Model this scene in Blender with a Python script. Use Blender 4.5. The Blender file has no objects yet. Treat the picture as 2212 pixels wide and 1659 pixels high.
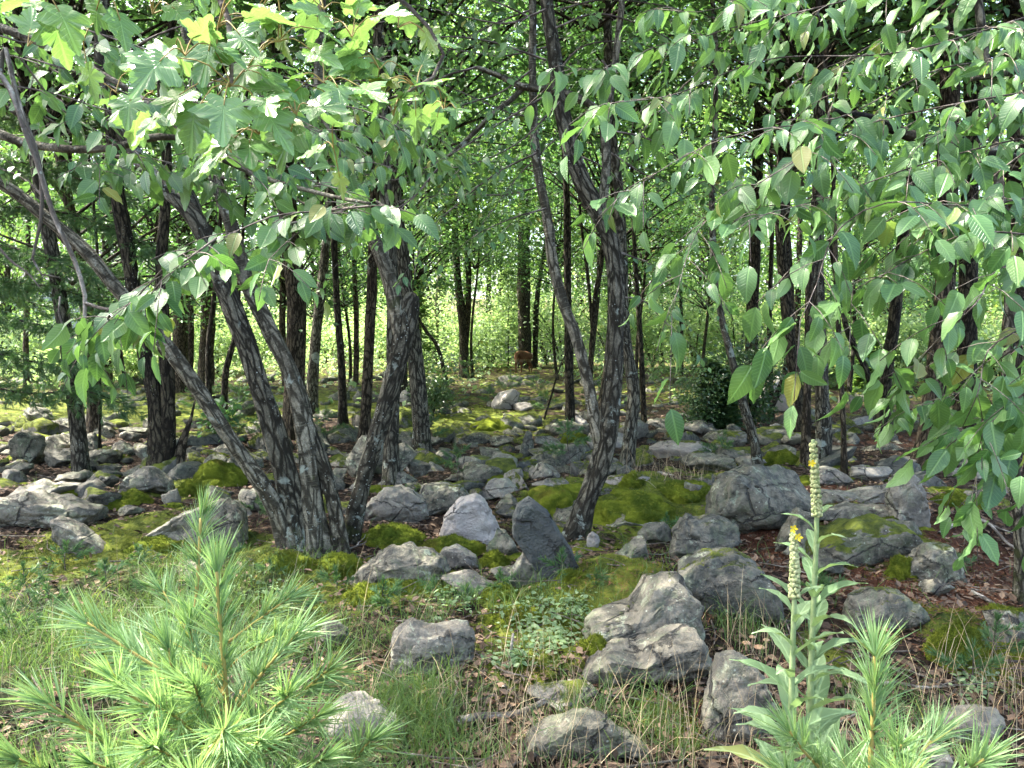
import bpy, bmesh, math, random
import numpy as np
from mathutils import Matrix, Vector

# ------------------------------------------------------------------ camera, sky, sun, exposure
SC = bpy.context.scene
COL = SC.collection
PITCH = math.atan(84.5 / 1702.0)
CAMZ = 1.6
cam_d = bpy.data.cameras.new('camera')
cam_d.sensor_width = 36.0
cam_d.lens = 36.0 * 1702.0 / 2212.0
cam_d.clip_start = 0.05
cam_d.clip_end = 600
cam = bpy.data.objects.new('camera', cam_d)
COL.objects.link(cam)
cam.location = (0, 0, CAMZ)
cam.rotation_euler = (math.radians(90) - PITCH, 0, 0)
SC.camera = cam
cam_d.dof.use_dof = False

SUN_EL = math.radians(58)
SUN_AZ = math.radians(-72)          # measured from +Y (away from the camera) towards +X
world = bpy.data.worlds.new('World')
SC.world = world
world.use_nodes = True
wn = world.node_tree.nodes
wl = world.node_tree.links
wn.clear()
sky = wn.new('ShaderNodeTexSky')
sky.sky_type = 'NISHITA'
sky.sun_disc = False
sky.sun_elevation = SUN_EL
sky.sun_rotation = SUN_AZ
sky.air_density = 1.0
sky.dust_density = 5.0
sky.ozone_density = 1.0
bg = wn.new('ShaderNodeBackground')
bg.inputs['Strength'].default_value = 0.15
wo = wn.new('ShaderNodeOutputWorld')
wl.new(sky.outputs[0], bg.inputs[0])
wl.new(bg.outputs[0], wo.inputs[0])

sun_d = bpy.data.lights.new('sun', 'SUN')
sun_d.energy = 4.6
sun_d.angle = math.radians(0.55)
sun_d.color = (1.0, 0.95, 0.86)
sun = bpy.data.objects.new('sun', sun_d)
COL.objects.link(sun)
to_sun = Vector((math.sin(SUN_AZ) * math.cos(SUN_EL), math.cos(SUN_AZ) * math.cos(SUN_EL), math.sin(SUN_EL)))
sun.rotation_euler = to_sun.to_track_quat('Z', 'Y').to_euler()
sun.location = to_sun * 60

SC.view_settings.view_transform = 'Standard'
SC.view_settings.look = 'None'
SC.view_settings.exposure = 2.9
SC.view_settings.gamma = 1.0
SC.view_settings.use_curve_mapping = False
SC.render.engine = 'CYCLES'
SC.cycles.max_bounces = 6
SC.cycles.diffuse_bounces = 3
SC.cycles.glossy_bounces = 2
SC.cycles.transmission_bounces = 4
SC.cycles.transparent_max_bounces = 4
SC.cycles.sample_clamp_indirect = 6
SC.cycles.use_denoising = True

# ------------------------------------------------------------------ small numeric helpers
F, CX, CY = 1702.0, 1106.0, 829.5
SP, CP = math.sin(PITCH), math.cos(PITCH)
RNG = np.random.RandomState(7)


def _h(ix, iy, iz, seed):
    with np.errstate(over='ignore'):
        n = (ix.astype(np.int64) * 374761393 + iy.astype(np.int64) * 668265263 + iz.astype(np.int64) * 1274126177 + seed * 974634777) & 0xFFFFFFFF
        n = ((n ^ (n >> 13)) * 1103515245) & 0xFFFFFFFF
        n = ((n ^ (n >> 16)) * 2246822519) & 0xFFFFFFFF
        n = n ^ (n >> 15)
    return (n & 0xFFFFFF) / float(0xFFFFFF)


def vnoise(p, seed=0):
    p = np.asarray(p, float)
    i = np.floor(p).astype(np.int64)
    f = p - i
    f = f * f * f * (f * (f * 6 - 15) + 10)
    x, y, z = i[..., 0], i[..., 1], i[..., 2]
    fx, fy, fz = f[..., 0], f[..., 1], f[..., 2]
    def L(a, b, t): return a + (b - a) * t
    c00 = L(_h(x, y, z, seed), _h(x + 1, y, z, seed), fx)
    c10 = L(_h(x, y + 1, z, seed), _h(x + 1, y + 1, z, seed), fx)
    c01 = L(_h(x, y, z + 1, seed), _h(x + 1, y, z + 1, seed), fx)
    c11 = L(_h(x, y + 1, z + 1, seed), _h(x + 1, y + 1, z + 1, seed), fx)
    return L(L(c00, c10, fy), L(c01, c11, fy), fz) * 2 - 1


def fbm(p, octv=4, seed=0, gain=0.5):
    p = np.asarray(p, float)
    s = np.zeros(p.shape[:-1])
    a = 1.0
    for k in range(octv):
        s += a * vnoise(p * (2.03 ** k) + 17.3 * k, seed + k)
        a *= gain
    return s


def sstep(a, b, x):
    t = np.clip((np.asarray(x, float) - a) / (b - a), 0, 1)
    return t * t * (3 - 2 * t)


# mounds of the terrain: x, y, radius x, radius y, height
BUMPS = [(3.1, 6.5, 1.3, 0.8, 0.36), (0.55, 5.1, 0.8, 0.45, 0.13), (0.95, 4.6, 0.9, 0.8, 0.12), (1.0, 7.9, 1.3, 0.7, 0.18), (-1.4, 6.4, 1.0, 0.8, 0.12),
         (-4.3, 8.0, 2.0, 1.5, 0.12), (2.4, 4.4, 0.8, 0.7, 0.1)]


def H(x, y):
    x = np.asarray(x, float)
    y = np.asarray(y, float)
    r = 0.55 * sstep(14, 40, y) + 9.0 * sstep(52, 140, y)
    z = r
    q = np.stack([x * 0.33, y * 0.33, np.zeros_like(x) + 3.1], -1)
    z = z + 0.10 * fbm(q, 3, 11) * sstep(1.0, 5.0, np.hypot(x, y))
    q = np.stack([x * 1.9, y * 1.9, np.zeros_like(x) + 1.7], -1)
    z = z + 0.035 * fbm(q, 3, 23) * sstep(60, 20, y)
    for bx, by, rx, ry, h in BUMPS:
        z = z + h * np.exp(-((x - bx) / rx) ** 2 - ((y - by) / ry) ** 2)
    return z


def Hs(x, y):
    return float(H(np.array([x]), np.array([y]))[0])


def ray(u, v):
    a = (u - CX) / F
    b = -(v - CY) / F
    return np.array([a, CP + b * SP, -SP + b * CP])


def at(u, v, Y):
    d = ray(u, v)
    return np.array([0, 0, CAMZ]) + d * (Y / d[1])


def gnd(u, v):
    d = ray(u, v)
    ts = np.concatenate([np.linspace(1.5, 30, 900), np.linspace(30.1, 140, 700)])
    P = np.array([0, 0, CAMZ]) + ts[:, None] * d
    below = P[:, 2] - H(P[:, 0], P[:, 1]) < 0
    k = int(np.argmax(below)) if below.any() else len(ts) - 1
    return P[k]


def to_px(P):
    P = np.asarray(P, float)
    q = P - np.array([0, 0, CAMZ])
    fw = q[..., 1] * CP - q[..., 2] * SP
    up = q[..., 1] * SP + q[..., 2] * CP
    fw = np.where(fw < 0.05, 0.05, fw)
    return CX + F * q[..., 0] / fw, CY - F * up / fw, fw


def nrm(a):
    a = np.asarray(a, float)
    return a / np.maximum(np.linalg.norm(a, axis=-1, keepdims=True), 1e-9)


# ------------------------------------------------------------------ mesh helpers
def build_mesh(name, V, faces, mat=None, smooth=True, fattr=None, vattr=None, uv=None):
    """V (n,3); faces: one (m,k) array or a list of such arrays."""
    if isinstance(faces, np.ndarray):
        faces = [faces]
    me = bpy.data.meshes.new(name)
    V = np.ascontiguousarray(V, dtype=np.float32)
    me.vertices.add(len(V))
    me.vertices.foreach_set('co', V.ravel())
    nl = sum(f.size for f in faces)
    npoly = sum(len(f) for f in faces)
    me.loops.add(nl)
    me.polygons.add(npoly)
    vi = np.concatenate([np.asarray(f, np.int32).ravel() for f in faces])
    me.loops.foreach_set('vertex_index', vi)
    tot = np.concatenate([np.full(len(f), f.shape[1], np.int32) for f in faces])
    st = np.concatenate([[0], np.cumsum(tot)[:-1]]).astype(np.int32)
    me.polygons.foreach_set('loop_start', st)
    me.polygons.foreach_set('use_smooth', np.full(npoly, bool(smooth)))
    if fattr:
        for k, a in fattr.items():
            at_ = me.attributes.new(k, 'FLOAT', 'POINT')
            at_.data.foreach_set('value', np.ascontiguousarray(a, np.float32))
    if vattr:
        for k, a in vattr.items():
            at_ = me.attributes.new(k, 'FLOAT_VECTOR', 'POINT')
            at_.data.foreach_set('vector', np.ascontiguousarray(a, np.float32).ravel())
    if uv is not None:
        ul = me.uv_layers.new(name='UVMap')
        ul.data.foreach_set('uv', np.ascontiguousarray(uv, np.float32)[vi].ravel())
    me.update(calc_edges=True)
    me.validate()
    if mat is not None:
        me.materials.append(mat)
    return me


def link(name, data, parent=None, loc=None):
    o = bpy.data.objects.new(name, data)
    COL.objects.link(o)
    if parent is not None:
        o.parent = parent
    if loc is not None:
        o.location = loc
    return o


def tag(o, label=None, cat=None, group=None, kind=None):
    if label: o['label'] = label
    if cat: o['category'] = cat
    if group: o['group'] = group
    if kind: o['kind'] = kind
    return o


def thing(name, label, cat, loc, group=None):
    o = bpy.data.objects.new(name, None)
    o.empty_display_size = 0.2
    COL.objects.link(o)
    o.location = loc
    return tag(o, label, cat, group)


def part(root, name, V, faces, mat, base, kind=None, **kw):
    me = build_mesh(name, np.asarray(V) - np.asarray(base), faces, mat, **kw)
    o = link(name, me, root)
    if kind: o['kind'] = kind
    return o


def cat_geo(items):
    """join [(V, F(list of arrays or array), extra dict)] into one."""
    Vs, Fs, off = [], {}, 0
    ex = {}
    for it in items:
        V, Fc = it[0], it[1]
        if isinstance(Fc, np.ndarray): Fc = [Fc]
        Vs.append(V)
        for f in Fc:
            Fs.setdefault(f.shape[1], []).append(f + off)
        if len(it) > 2:
            for k, a in it[2].items():
                ex.setdefault(k, []).append(a)
        off += len(V)
    return np.concatenate(Vs), [np.concatenate(f) for f in Fs.values()], {k: np.concatenate(a) for k, a in ex.items()}


def smooth_poly(P, n):
    """Catmull-Rom resampling of control rows (k,c) to n rows."""
    P = np.asarray(P, float)
    if len(P) == 2:
        t = np.linspace(0, 1, n)[:, None]
        return P[0] * (1 - t) + P[1] * t
    seg = np.linalg.norm(np.diff(P[:, :3], axis=0), axis=1)
    s = np.concatenate([[0], np.cumsum(seg)])
    Q = np.concatenate([[2 * P[0] - P[1]], P, [2 * P[-1] - P[-2]]])
    out = []
    for x in np.linspace(0, s[-1] * 0.99999, n):
        i = min(int(np.searchsorted(s, x, 'right')) - 1, len(P) - 2)
        t = (x - s[i]) / max(s[i + 1] - s[i], 1e-9)
        a, b, c, d = Q[i], Q[i + 1], Q[i + 2], Q[i + 3]
        out.append(0.5 * (2 * b + (c - a) * t + (2 * a - 5 * b + 4 * c - d) * t * t + (3 * b - a - 3 * c + d) * t ** 3))
    return np.array(out)


def tube(P, R, seg=10, rough=0.0, seed=0, flare=0.0, cap=True, knots=0):
    """tapered tube along P (n,3) with radii R; rough = bark relief relative to radius."""
    P = np.asarray(P, float)
    R = np.asarray(R, float)
    n = len(P)
    T = nrm(np.gradient(P, axis=0))
    ref = np.array([0, 0, 1.0]) if abs(T[0, 2]) < 0.9 else np.array([1.0, 0, 0])
    N = np.zeros_like(P)
    a = nrm(np.cross(ref, T[0]))
    for i in range(n):
        a = a - T[i] * np.dot(a, T[i])
        a = a / max(np.linalg.norm(a), 1e-9)
        N[i] = a
    B = np.cross(T, N)
    th = np.linspace(0, 2 * math.pi, seg, endpoint=False)
    c, s = np.cos(th), np.sin(th)
    Ls = np.concatenate([[0], np.cumsum(np.linalg.norm(np.diff(P, axis=0), axis=1))])
    bk = np.stack([c[None, :] * R[:, None], s[None, :] * R[:, None], np.repeat(Ls[:, None], seg, 1)], -1)
    rr = np.repeat(R[:, None], seg, 1)
    if rough > 0:
        q = np.stack([c[None, :] * 3.2 + 0 * rr, s[None, :] * 3.2 + 0 * rr, Ls[:, None] * 2.2 + 0 * rr], -1)
        rid = 1 - np.abs(vnoise(q * np.array([1.6, 1.6, 1.0]), seed)) * 1.8
        big = fbm(np.stack([q[..., 0] * 0.35, q[..., 1] * 0.35, q[..., 2] * 0.9], -1), 3, seed + 5)
        rr = rr * (1 + rough * (0.45 * rid - 0.2 + 0.7 * big))
    if flare > 0:
        fl = np.exp(-Ls / 0.22)[:, None]
        lob = 1 + 0.45 * np.sin(th * 3 + seed)[None, :] + 0.25 * np.sin(th * 5 + seed * 2.1)[None, :]
        rr = rr * (1 + flare * fl * lob)
    for k in range(knots):
        kr = np.random.RandomState(seed * 13 + k)
        kl = Ls[-1] * kr.uniform(0.08, 0.9); ka = kr.uniform(0, 6.28)
        dd = ((Ls[:, None] - kl) / 0.06) ** 2 + ((np.angle(np.exp(1j * (th[None, :] - ka)))) / 0.5) ** 2
        rr = rr * (1 + 0.25 * np.exp(-dd))
    V = P[:, None, :] + rr[..., None] * (c[None, :, None] * N[:, None, :] + s[None, :, None] * B[:, None, :])
    V = V.reshape(-1, 3)
    i = np.arange(n - 1)[:, None] * seg
    j = np.arange(seg)[None, :]
    j2 = (j + 1) % seg
    Fq = np.stack([i + j, i + j2, i + seg + j2, i + seg + j], -1).reshape(-1, 4)
    bkv = bk.reshape(-1, 3)
    Fs = [Fq]
    if cap:
        V = np.concatenate([V, P[-1:] + T[-1:] * R[-1] * 0.4])
        bkv = np.concatenate([bkv, [[0, 0, Ls[-1] + R[-1]]]])
        base = (n - 1) * seg
        k = np.arange(seg)
        Fs.append(np.stack([base + k, base + (k + 1) % seg, np.full(seg, n * seg)], -1))
    return V, Fs, {'bk': bkv}


# ------------------------------------------------------------------ materials
class NT:
    def __init__(s, name):
        s.m = bpy.data.materials.new(name)
        s.m.use_nodes = True
        s.t = s.m.node_tree
        s.t.nodes.clear()

    def n(s, typ, **kw):
        nd = s.t.nodes.new(typ)
        for k, v in kw.items():
            if k.startswith('i_'):
                key = k[2:]
                key = int(key) if key.isdigit() else key.replace('_', ' ')
                s.inp(nd, key, v)
            else:
                setattr(nd, k, v)
        return nd

    def inp(s, nd, key, v):
        if isinstance(v, bpy.types.NodeSocket):
            s.t.links.new(v, nd.inputs[key])
        else:
            nd.inputs[key].default_value = v

    def math(s, op, a, b=0.0, clamp=False):
        nd = s.n('ShaderNodeMath', operation=op, use_clamp=clamp)
        s.inp(nd, 0, a); s.inp(nd, 1, b)
        return nd.outputs[0]

    def mix(s, fac, a, b, typ='MIX'):
        nd = s.n('ShaderNodeMix', data_type='RGBA', blend_type=typ)
        s.inp(nd, 0, fac)
        s.inp(nd, 6, a if isinstance(a, bpy.types.NodeSocket) else (*a, 1))
        s.inp(nd, 7, b if isinstance(b, bpy.types.NodeSocket) else (*b, 1))
        return nd.outputs[2]

    def noise(s, vec, scale, detail=4, rough=0.55, dist=0.0):
        nd = s.n('ShaderNodeTexNoise')
        if vec is not None: s.inp(nd, 'Vector', vec)
        nd.inputs['Scale'].default_value = scale
        nd.inputs['Detail'].default_value = detail
        nd.inputs['Roughness'].default_value = rough
        nd.inputs['Distortion'].default_value = dist
        return nd.outputs['Fac']

    def vor(s, vec, scale, feat='F1', out='Distance', rnd=1.0):
        nd = s.n('ShaderNodeTexVoronoi', feature=feat)
        if vec is not None: s.inp(nd, 'Vector', vec)
        nd.inputs['Scale'].default_value = scale
        nd.inputs['Randomness'].default_value = rnd
        return nd.outputs[out]

    def ramp(s, fac, lo, hi, a=0.0, b=1.0):
        nd = s.n('ShaderNodeMapRange', interpolation_type='SMOOTHSTEP')
        s.inp(nd, 0, fac); s.inp(nd, 1, lo); s.inp(nd, 2, hi); s.inp(nd, 3, a); s.inp(nd, 4, b)
        return nd.outputs[0]

    def mapv(s, vec, sc):
        nd = s.n('ShaderNodeMapping')
        s.inp(nd, 0, vec)
        nd.inputs['Scale'].default_value = sc
        return nd.outputs[0]

    def attr(s, name, typ='GEOMETRY', out='Fac'):
        return s.n('ShaderNodeAttribute', attribute_name=name, attribute_type=typ).outputs[out]

    def vadd(s, a, b):
        nd = s.n('ShaderNodeVectorMath', operation='ADD')
        s.inp(nd, 0, a); s.inp(nd, 1, b)
        return nd.outputs[0]

    def bump(s, h, strength, dist, nrm_=None):
        nd = s.n('ShaderNodeBump')
        nd.inputs['Strength'].default_value = strength
        nd.inputs['Distance'].default_value = dist
        s.inp(nd, 'Height', h)
        if nrm_ is not None: s.inp(nd, 'Normal', nrm_)
        return nd.outputs[0]

    def out(s, shader):
        o = s.n('ShaderNodeOutputMaterial')
        s.t.links.new(shader, o.inputs[0])
        return s.m

    def bsdf(s, col, rough=0.8, spec=0.3, normal=None, **kw):
        b = s.n('ShaderNodeBsdfPrincipled')
        s.inp(b, 'Base Color', col if isinstance(col, bpy.types.NodeSocket) else (*col, 1))
        s.inp(b, 'Roughness', rough)
        s.inp(b, 'Specular IOR Level', spec)
        if normal is not None: s.inp(b, 'Normal', normal)
        for k, v in kw.items(): s.inp(b, k.replace('_', ' '), v)
        return b.outputs[0]


def m_rock():
    t = NT('rock')
    oc = t.n('ShaderNodeTexCoord').outputs['Object']
    oi = t.n('ShaderNodeObjectInfo')
    rnd = oi.outputs['Random']
    off = t.math('MULTIPLY', rnd, 37.0)
    v = t.vadd(oc, off)
    tint = t.attr('tint', 'OBJECT')
    n1 = t.noise(v, 2.6, 5, 0.6)
    n2 = t.noise(v, 14, 6, 0.7)
    n3 = t.noise(v, 60, 3, 0.6)
    base = t.mix(t.ramp(n1, 0.35, 0.68), (0.050, 0.049, 0.032), (0.148, 0.138, 0.096))
    base = t.mix(t.ramp(n2, 0.40, 0.70), base, (0.220, 0.200, 0.145))
    base = t.mix(t.ramp(n2, 0.52, 0.32, 0, 0.9), base, (0.026, 0.026, 0.020))
    # strata / stains
    st = t.noise(t.mapv(v, (1.2, 1.2, 9.0)), 3.0, 4, 0.6, 0.4)
    base = t.mix(t.ramp(st, 0.52, 0.70, 0, 0.45), base, (0.20, 0.175, 0.13))
    # algae / lichen, grey-green crusts
    n4 = t.noise(v, 5.5, 6, 0.72, 0.6)
    base = t.mix(t.ramp(n4, 0.50, 0.62, 0, 0.62), base, (0.135, 0.158, 0.085))
    n5 = t.noise(t.vadd(v, (9.1, 3.3, 1.2)), 8.0, 6, 0.75, 0.4)
    base = t.mix(t.ramp(n5, 0.57, 0.63, 0, 0.85), base, (0.31, 0.34, 0.23))
    n6 = t.noise(t.mapv(t.vadd(v, (5.0, 1.0, 8.0)), (3.0, 3.0, 0.8)), 2.2, 6, 0.7, 0.5)
    base = t.mix(t.ramp(n6, 0.54, 0.66, 0, 0.7), base, (0.030, 0.031, 0.025))
    sp = t.vor(v, 26.0)
    base = t.mix(t.math('MULTIPLY', t.ramp(sp, 0.16, 0.09), t.ramp(n1, 0.45, 0.6)), base, (0.38, 0.40, 0.31))
    # hue tint per stone: positive = pale warm, on a few stones painted sun, negative = dark slate
    base = t.mix(t.math('MULTIPLY', tint, 0.9, True), base, (0.48, 0.43, 0.38))
    base = t.mix(t.math('MULTIPLY', tint, -1.1, True), base, (0.045, 0.052, 0.052))
    # cracks
    cr = t.vor(t.mapv(t.vadd(v, t.math('MULTIPLY', n2, 0.10)), (1.0, 1.0, 1.9)), 2.0, 'DISTANCE_TO_EDGE')
    crm = t.math('MULTIPLY', t.ramp(cr, 0.020, 0.005), t.ramp(n1, 0.44, 0.54))
    base = t.mix(t.math('MULTIPLY', crm, 0.8), base, (0.03, 0.03, 0.028))
    # moss growing on upward faces
    mo = t.attr('moss', 'OBJECT')
    nz = t.n('ShaderNodeSeparateXYZ', i_0=t.n('ShaderNodeNewGeometry').outputs['Normal']).outputs[2]
    nm = t.noise(v, 3.6, 6, 0.68)
    mval = t.math('ADD', t.math('ADD', t.math('MULTIPLY', nz, 0.35), nm), t.math('MULTIPLY', mo, 0.62))
    mm = t.ramp(mval, 1.02, 1.12)
    nmc = t.noise(v, 9, 4, 0.6)
    mcol = t.mix(t.ramp(nmc, 0.35, 0.68), (0.055, 0.080, 0.010), (0.205, 0.245, 0.024))
    mcol = t.mix(t.ramp(n3, 0.45, 0.75, 0, 0.5), mcol, (0.16, 0.18, 0.03))
    col = t.mix(mm, base, mcol)
    hh = t.math('ADD', t.math('MULTIPLY', n2, 0.55), t.math('MULTIPLY', n3, 0.3))
    hh = t.math('SUBTRACT', hh, t.math('MULTIPLY', crm, 0.8))
    hh = t.math('ADD', hh, t.math('MULTIPLY', mm, t.math('MULTIPLY', t.noise(v, 110, 3, 0.7), 1.2)))
    nb = t.bump(hh, 1.0, 0.045)
    return t.out(t.bsdf(col, t.math('ADD', 0.72, t.math('MULTIPLY', mm, 0.25)), 0.35, nb))


def m_moss():
    t = NT('moss')
    geo = t.n('ShaderNodeNewGeometry')
    v = geo.outputs['Position']
    rnd = t.attr('rnd')
    n1 = t.noise(v, 4.0, 5, 0.62)
    n2 = t.noise(v, 22, 4, 0.6)
    col = t.mix(t.ramp(n1, 0.35, 0.66), (0.080, 0.118, 0.012), (0.235, 0.280, 0.026))
    col = t.mix(t.ramp(n2, 0.5, 0.75, 0, 0.65), col, (0.31, 0.33, 0.04))
    col = t.mix(t.ramp(t.noise(v, 2.3, 4, 0.6), 0.58, 0.70, 0, 0.6), col, (0.115, 0.075, 0.020))
    col = t.mix(t.math('MULTIPLY', rnd, 0.35), col, (0.22, 0.26, 0.05))
    nb = t.bump(t.math('ADD', t.noise(v, 60, 4, 0.7), t.noise(v, 160, 2, 0.6)), 1.0, 0.03)
    return t.out(t.bsdf(col, 0.95, 0.1, nb))


def m_ground():
    t = NT('forest_floor')
    v = t.n('ShaderNodeNewGeometry').outputs['Position']
    cv = t.attr('cover', out='Vector')
    sx = t.n('ShaderNodeSeparateXYZ', i_0=cv)
    moss, need, grass = sx.outputs[0], sx.outputs[1], sx.outputs[2]
    vo = t.n('ShaderNodeTexVoronoi', feature='F1')
    t.inp(vo, 'Vector', v); vo.inputs['Scale'].default_value = 22
    cellc = t.n('ShaderNodeSeparateColor', i_0=vo.outputs['Color']).outputs[0]
    n1 = t.noise(v, 3.0, 5, 0.6)
    n2 = t.noise(v, 35, 5, 0.7)
    lit = t.mix(cellc, (0.034, 0.021, 0.013), (0.110, 0.070, 0.044))
    lit = t.mix(t.ramp(n2, 0.45, 0.62), (0.022, 0.014, 0.009), lit)
    lit = t.mix(t.ramp(cellc, 0.82, 0.95, 0, 0.6), lit, (0.19, 0.13, 0.09))
    # fallen pine needles, rust
    nn = t.noise(t.mapv(v, (1, 1, 1)), 90, 4, 0.8, 2.0)
    ned = t.mix(t.ramp(nn, 0.4, 0.62), (0.045, 0.018, 0.010), (0.16, 0.068, 0.034))
    col = t.mix(t.ramp(t.math('ADD', need, t.math('SUBTRACT', n1, 0.5)), 0.35, 0.65), lit, ned)
    # moss carpets
    nm = t.noise(v, 3.4, 7, 0.72)
    mval = t.math('ADD', nm, t.math('MULTIPLY', t.math('SUBTRACT', moss, 0.5), 0.75))
    mm = t.ramp(mval, 0.50, 0.60)
    mc = t.mix(t.ramp(t.noise(v, 6.5, 4, 0.6), 0.36, 0.66), (0.060, 0.085, 0.013), (0.175, 0.205, 0.026))
    mc = t.mix(t.ramp(n2, 0.5, 0.7, 0, 0.5), mc, (0.23, 0.245, 0.045))
    col = t.mix(mm, col, mc)
    gr = t.mix(t.ramp(n2, 0.4, 0.65), (0.035, 0.055, 0.018), (0.085, 0.105, 0.035))
    col = t.mix(t.math('MULTIPLY', t.ramp(t.math('ADD', grass, t.math('SUBTRACT', n1, 0.5)), 0.4, 0.75), 0.75), col, gr)
    h = t.math('ADD', t.math('MULTIPLY', vo.outputs['Distance'], 0.9), t.noise(v, 70, 4, 0.7))
    nb = t.bump(h, 1.0, 0.05)
    return t.out(t.bsdf(col, 0.9, 0.15, nb))


def m_bark(name, dark, light, lichen=0.35, rough=1.0, lent=0.0, moss=0.3):
    t = NT(name)
    v = t.attr('bk', out='Vector')
    rnd = t.n('ShaderNodeObjectInfo').outputs['Random']
    v = t.vadd(v, t.math('MULTIPLY', rnd, 23.0))
    pos = t.n('ShaderNodeNewGeometry').outputs['Position']
    wob = t.n('ShaderNodeTexNoise', i_Vector=t.mapv(v, (6, 6, 3)), i_Scale=1.0).outputs['Color']
    vw = t.vadd(v, t.mapv(wob, (0.09, 0.09, 0.22)))
    r1 = t.noise(t.mapv(vw, (30, 30, 10.0)), 1.0, 6, 0.72, 0.3)
    r2 = t.noise(t.mapv(v, (80, 80, 45)), 1.0, 4, 0.75, 0.2)
    vr = t.vor(t.mapv(vw, (22, 22, 5.5)), 1.0, 'DISTANCE_TO_EDGE')
    pl = t.n('ShaderNodeTexVoronoi', feature='F1', i_Vector=t.mapv(vw, (22, 22, 5.5)), i_Scale=1.0).outputs['Color']
    pc = t.n('ShaderNodeSeparateColor', i_0=pl).outputs[0]
    n1 = t.noise(v, 2.0, 4, 0.6)
    fur = t.ramp(t.math('ADD', vr, t.math('MULTIPLY', t.math('SUBTRACT', r1, 0.5), 0.55)), 0.0, 0.22)
    ridge = t.math('MULTIPLY', t.math('ADD', t.math('MULTIPLY', r1, 0.72), t.math('ADD', t.math('MULTIPLY', pc, 0.16), t.math('MULTIPLY', r2, 0.35))), t.math('ADD', 0.5, t.math('MULTIPLY', fur, 0.5)))
    col = t.mix(t.ramp(ridge, 0.30, 0.78), tuple(0.7 * a for a in dark), light)
    col = t.mix(t.ramp(t.math('MULTIPLY', r2, fur), 0.46, 0.66, 0, 0.8), col, tuple(1.7 * a for a in light))
    col = t.mix(t.ramp(n1, 0.40, 0.66, 0, 0.55), col, dark)
    if lent > 0:   # horizontal lenticel bands of smooth-barked stems
        l1 = t.noise(t.mapv(v, (5, 5, 75)), 1.0, 3, 0.6, 0.3)
        col = t.mix(t.ramp(l1, 0.56, 0.70, 0, lent), col, tuple(min(1, 1.55 * a) for a in light))
        col = t.mix(t.ramp(l1, 0.42, 0.30, 0, lent), col, dark)
        ridge = t.math('ADD', t.math('MULTIPLY', ridge, 0.35), t.math('MULTIPLY', l1, 0.6))
    l2 = t.noise(t.vadd(v, (3.0, 7.0, 1.0)), 4.5, 5, 0.7, 0.4)
    lm = t.ramp(t.math('ADD', l2, t.math('MULTIPLY', t.math('SUBTRACT', n1, 0.5), 0.35)), 0.70 - 0.14 * lichen, 0.76 - 0.12 * lichen, 0, 0.85)
    col = t.mix(lm, col, (0.36, 0.40, 0.33))
    sp = t.vor(v, 34.0)
    col = t.mix(t.math('MULTIPLY', t.ramp(sp, 0.20, 0.11), t.ramp(t.noise(v, 3.0, 3), 0.5, 0.62, 0, lichen + 0.3)), col, (0.40, 0.43, 0.37))
    # moss low on the trunk
    z = t.n('ShaderNodeSeparateXYZ', i_0=v).outputs[2]
    mg = t.noise(v, 6.0, 5, 0.7)
    zz = t.n('ShaderNodeSeparateXYZ', i_0=t.attr('bk', out='Vector')).outputs[2]
    mlow = t.math('ADD', mg, t.ramp(zz, 0.7, 0.0, 0, 0.13))
    col = t.mix(t.math('MULTIPLY', t.ramp(mlow, 0.66, 0.74), moss * 1.6, True), col, (0.06, 0.078, 0.018))
    hh = t.math('ADD', ridge, t.math('MULTIPLY', r2, 0.35))
    nb = t.bump(hh, 1.0, 0.045 * rough)
    return t.out(t.bsdf(col, 0.85, 0.2, nb))


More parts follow.
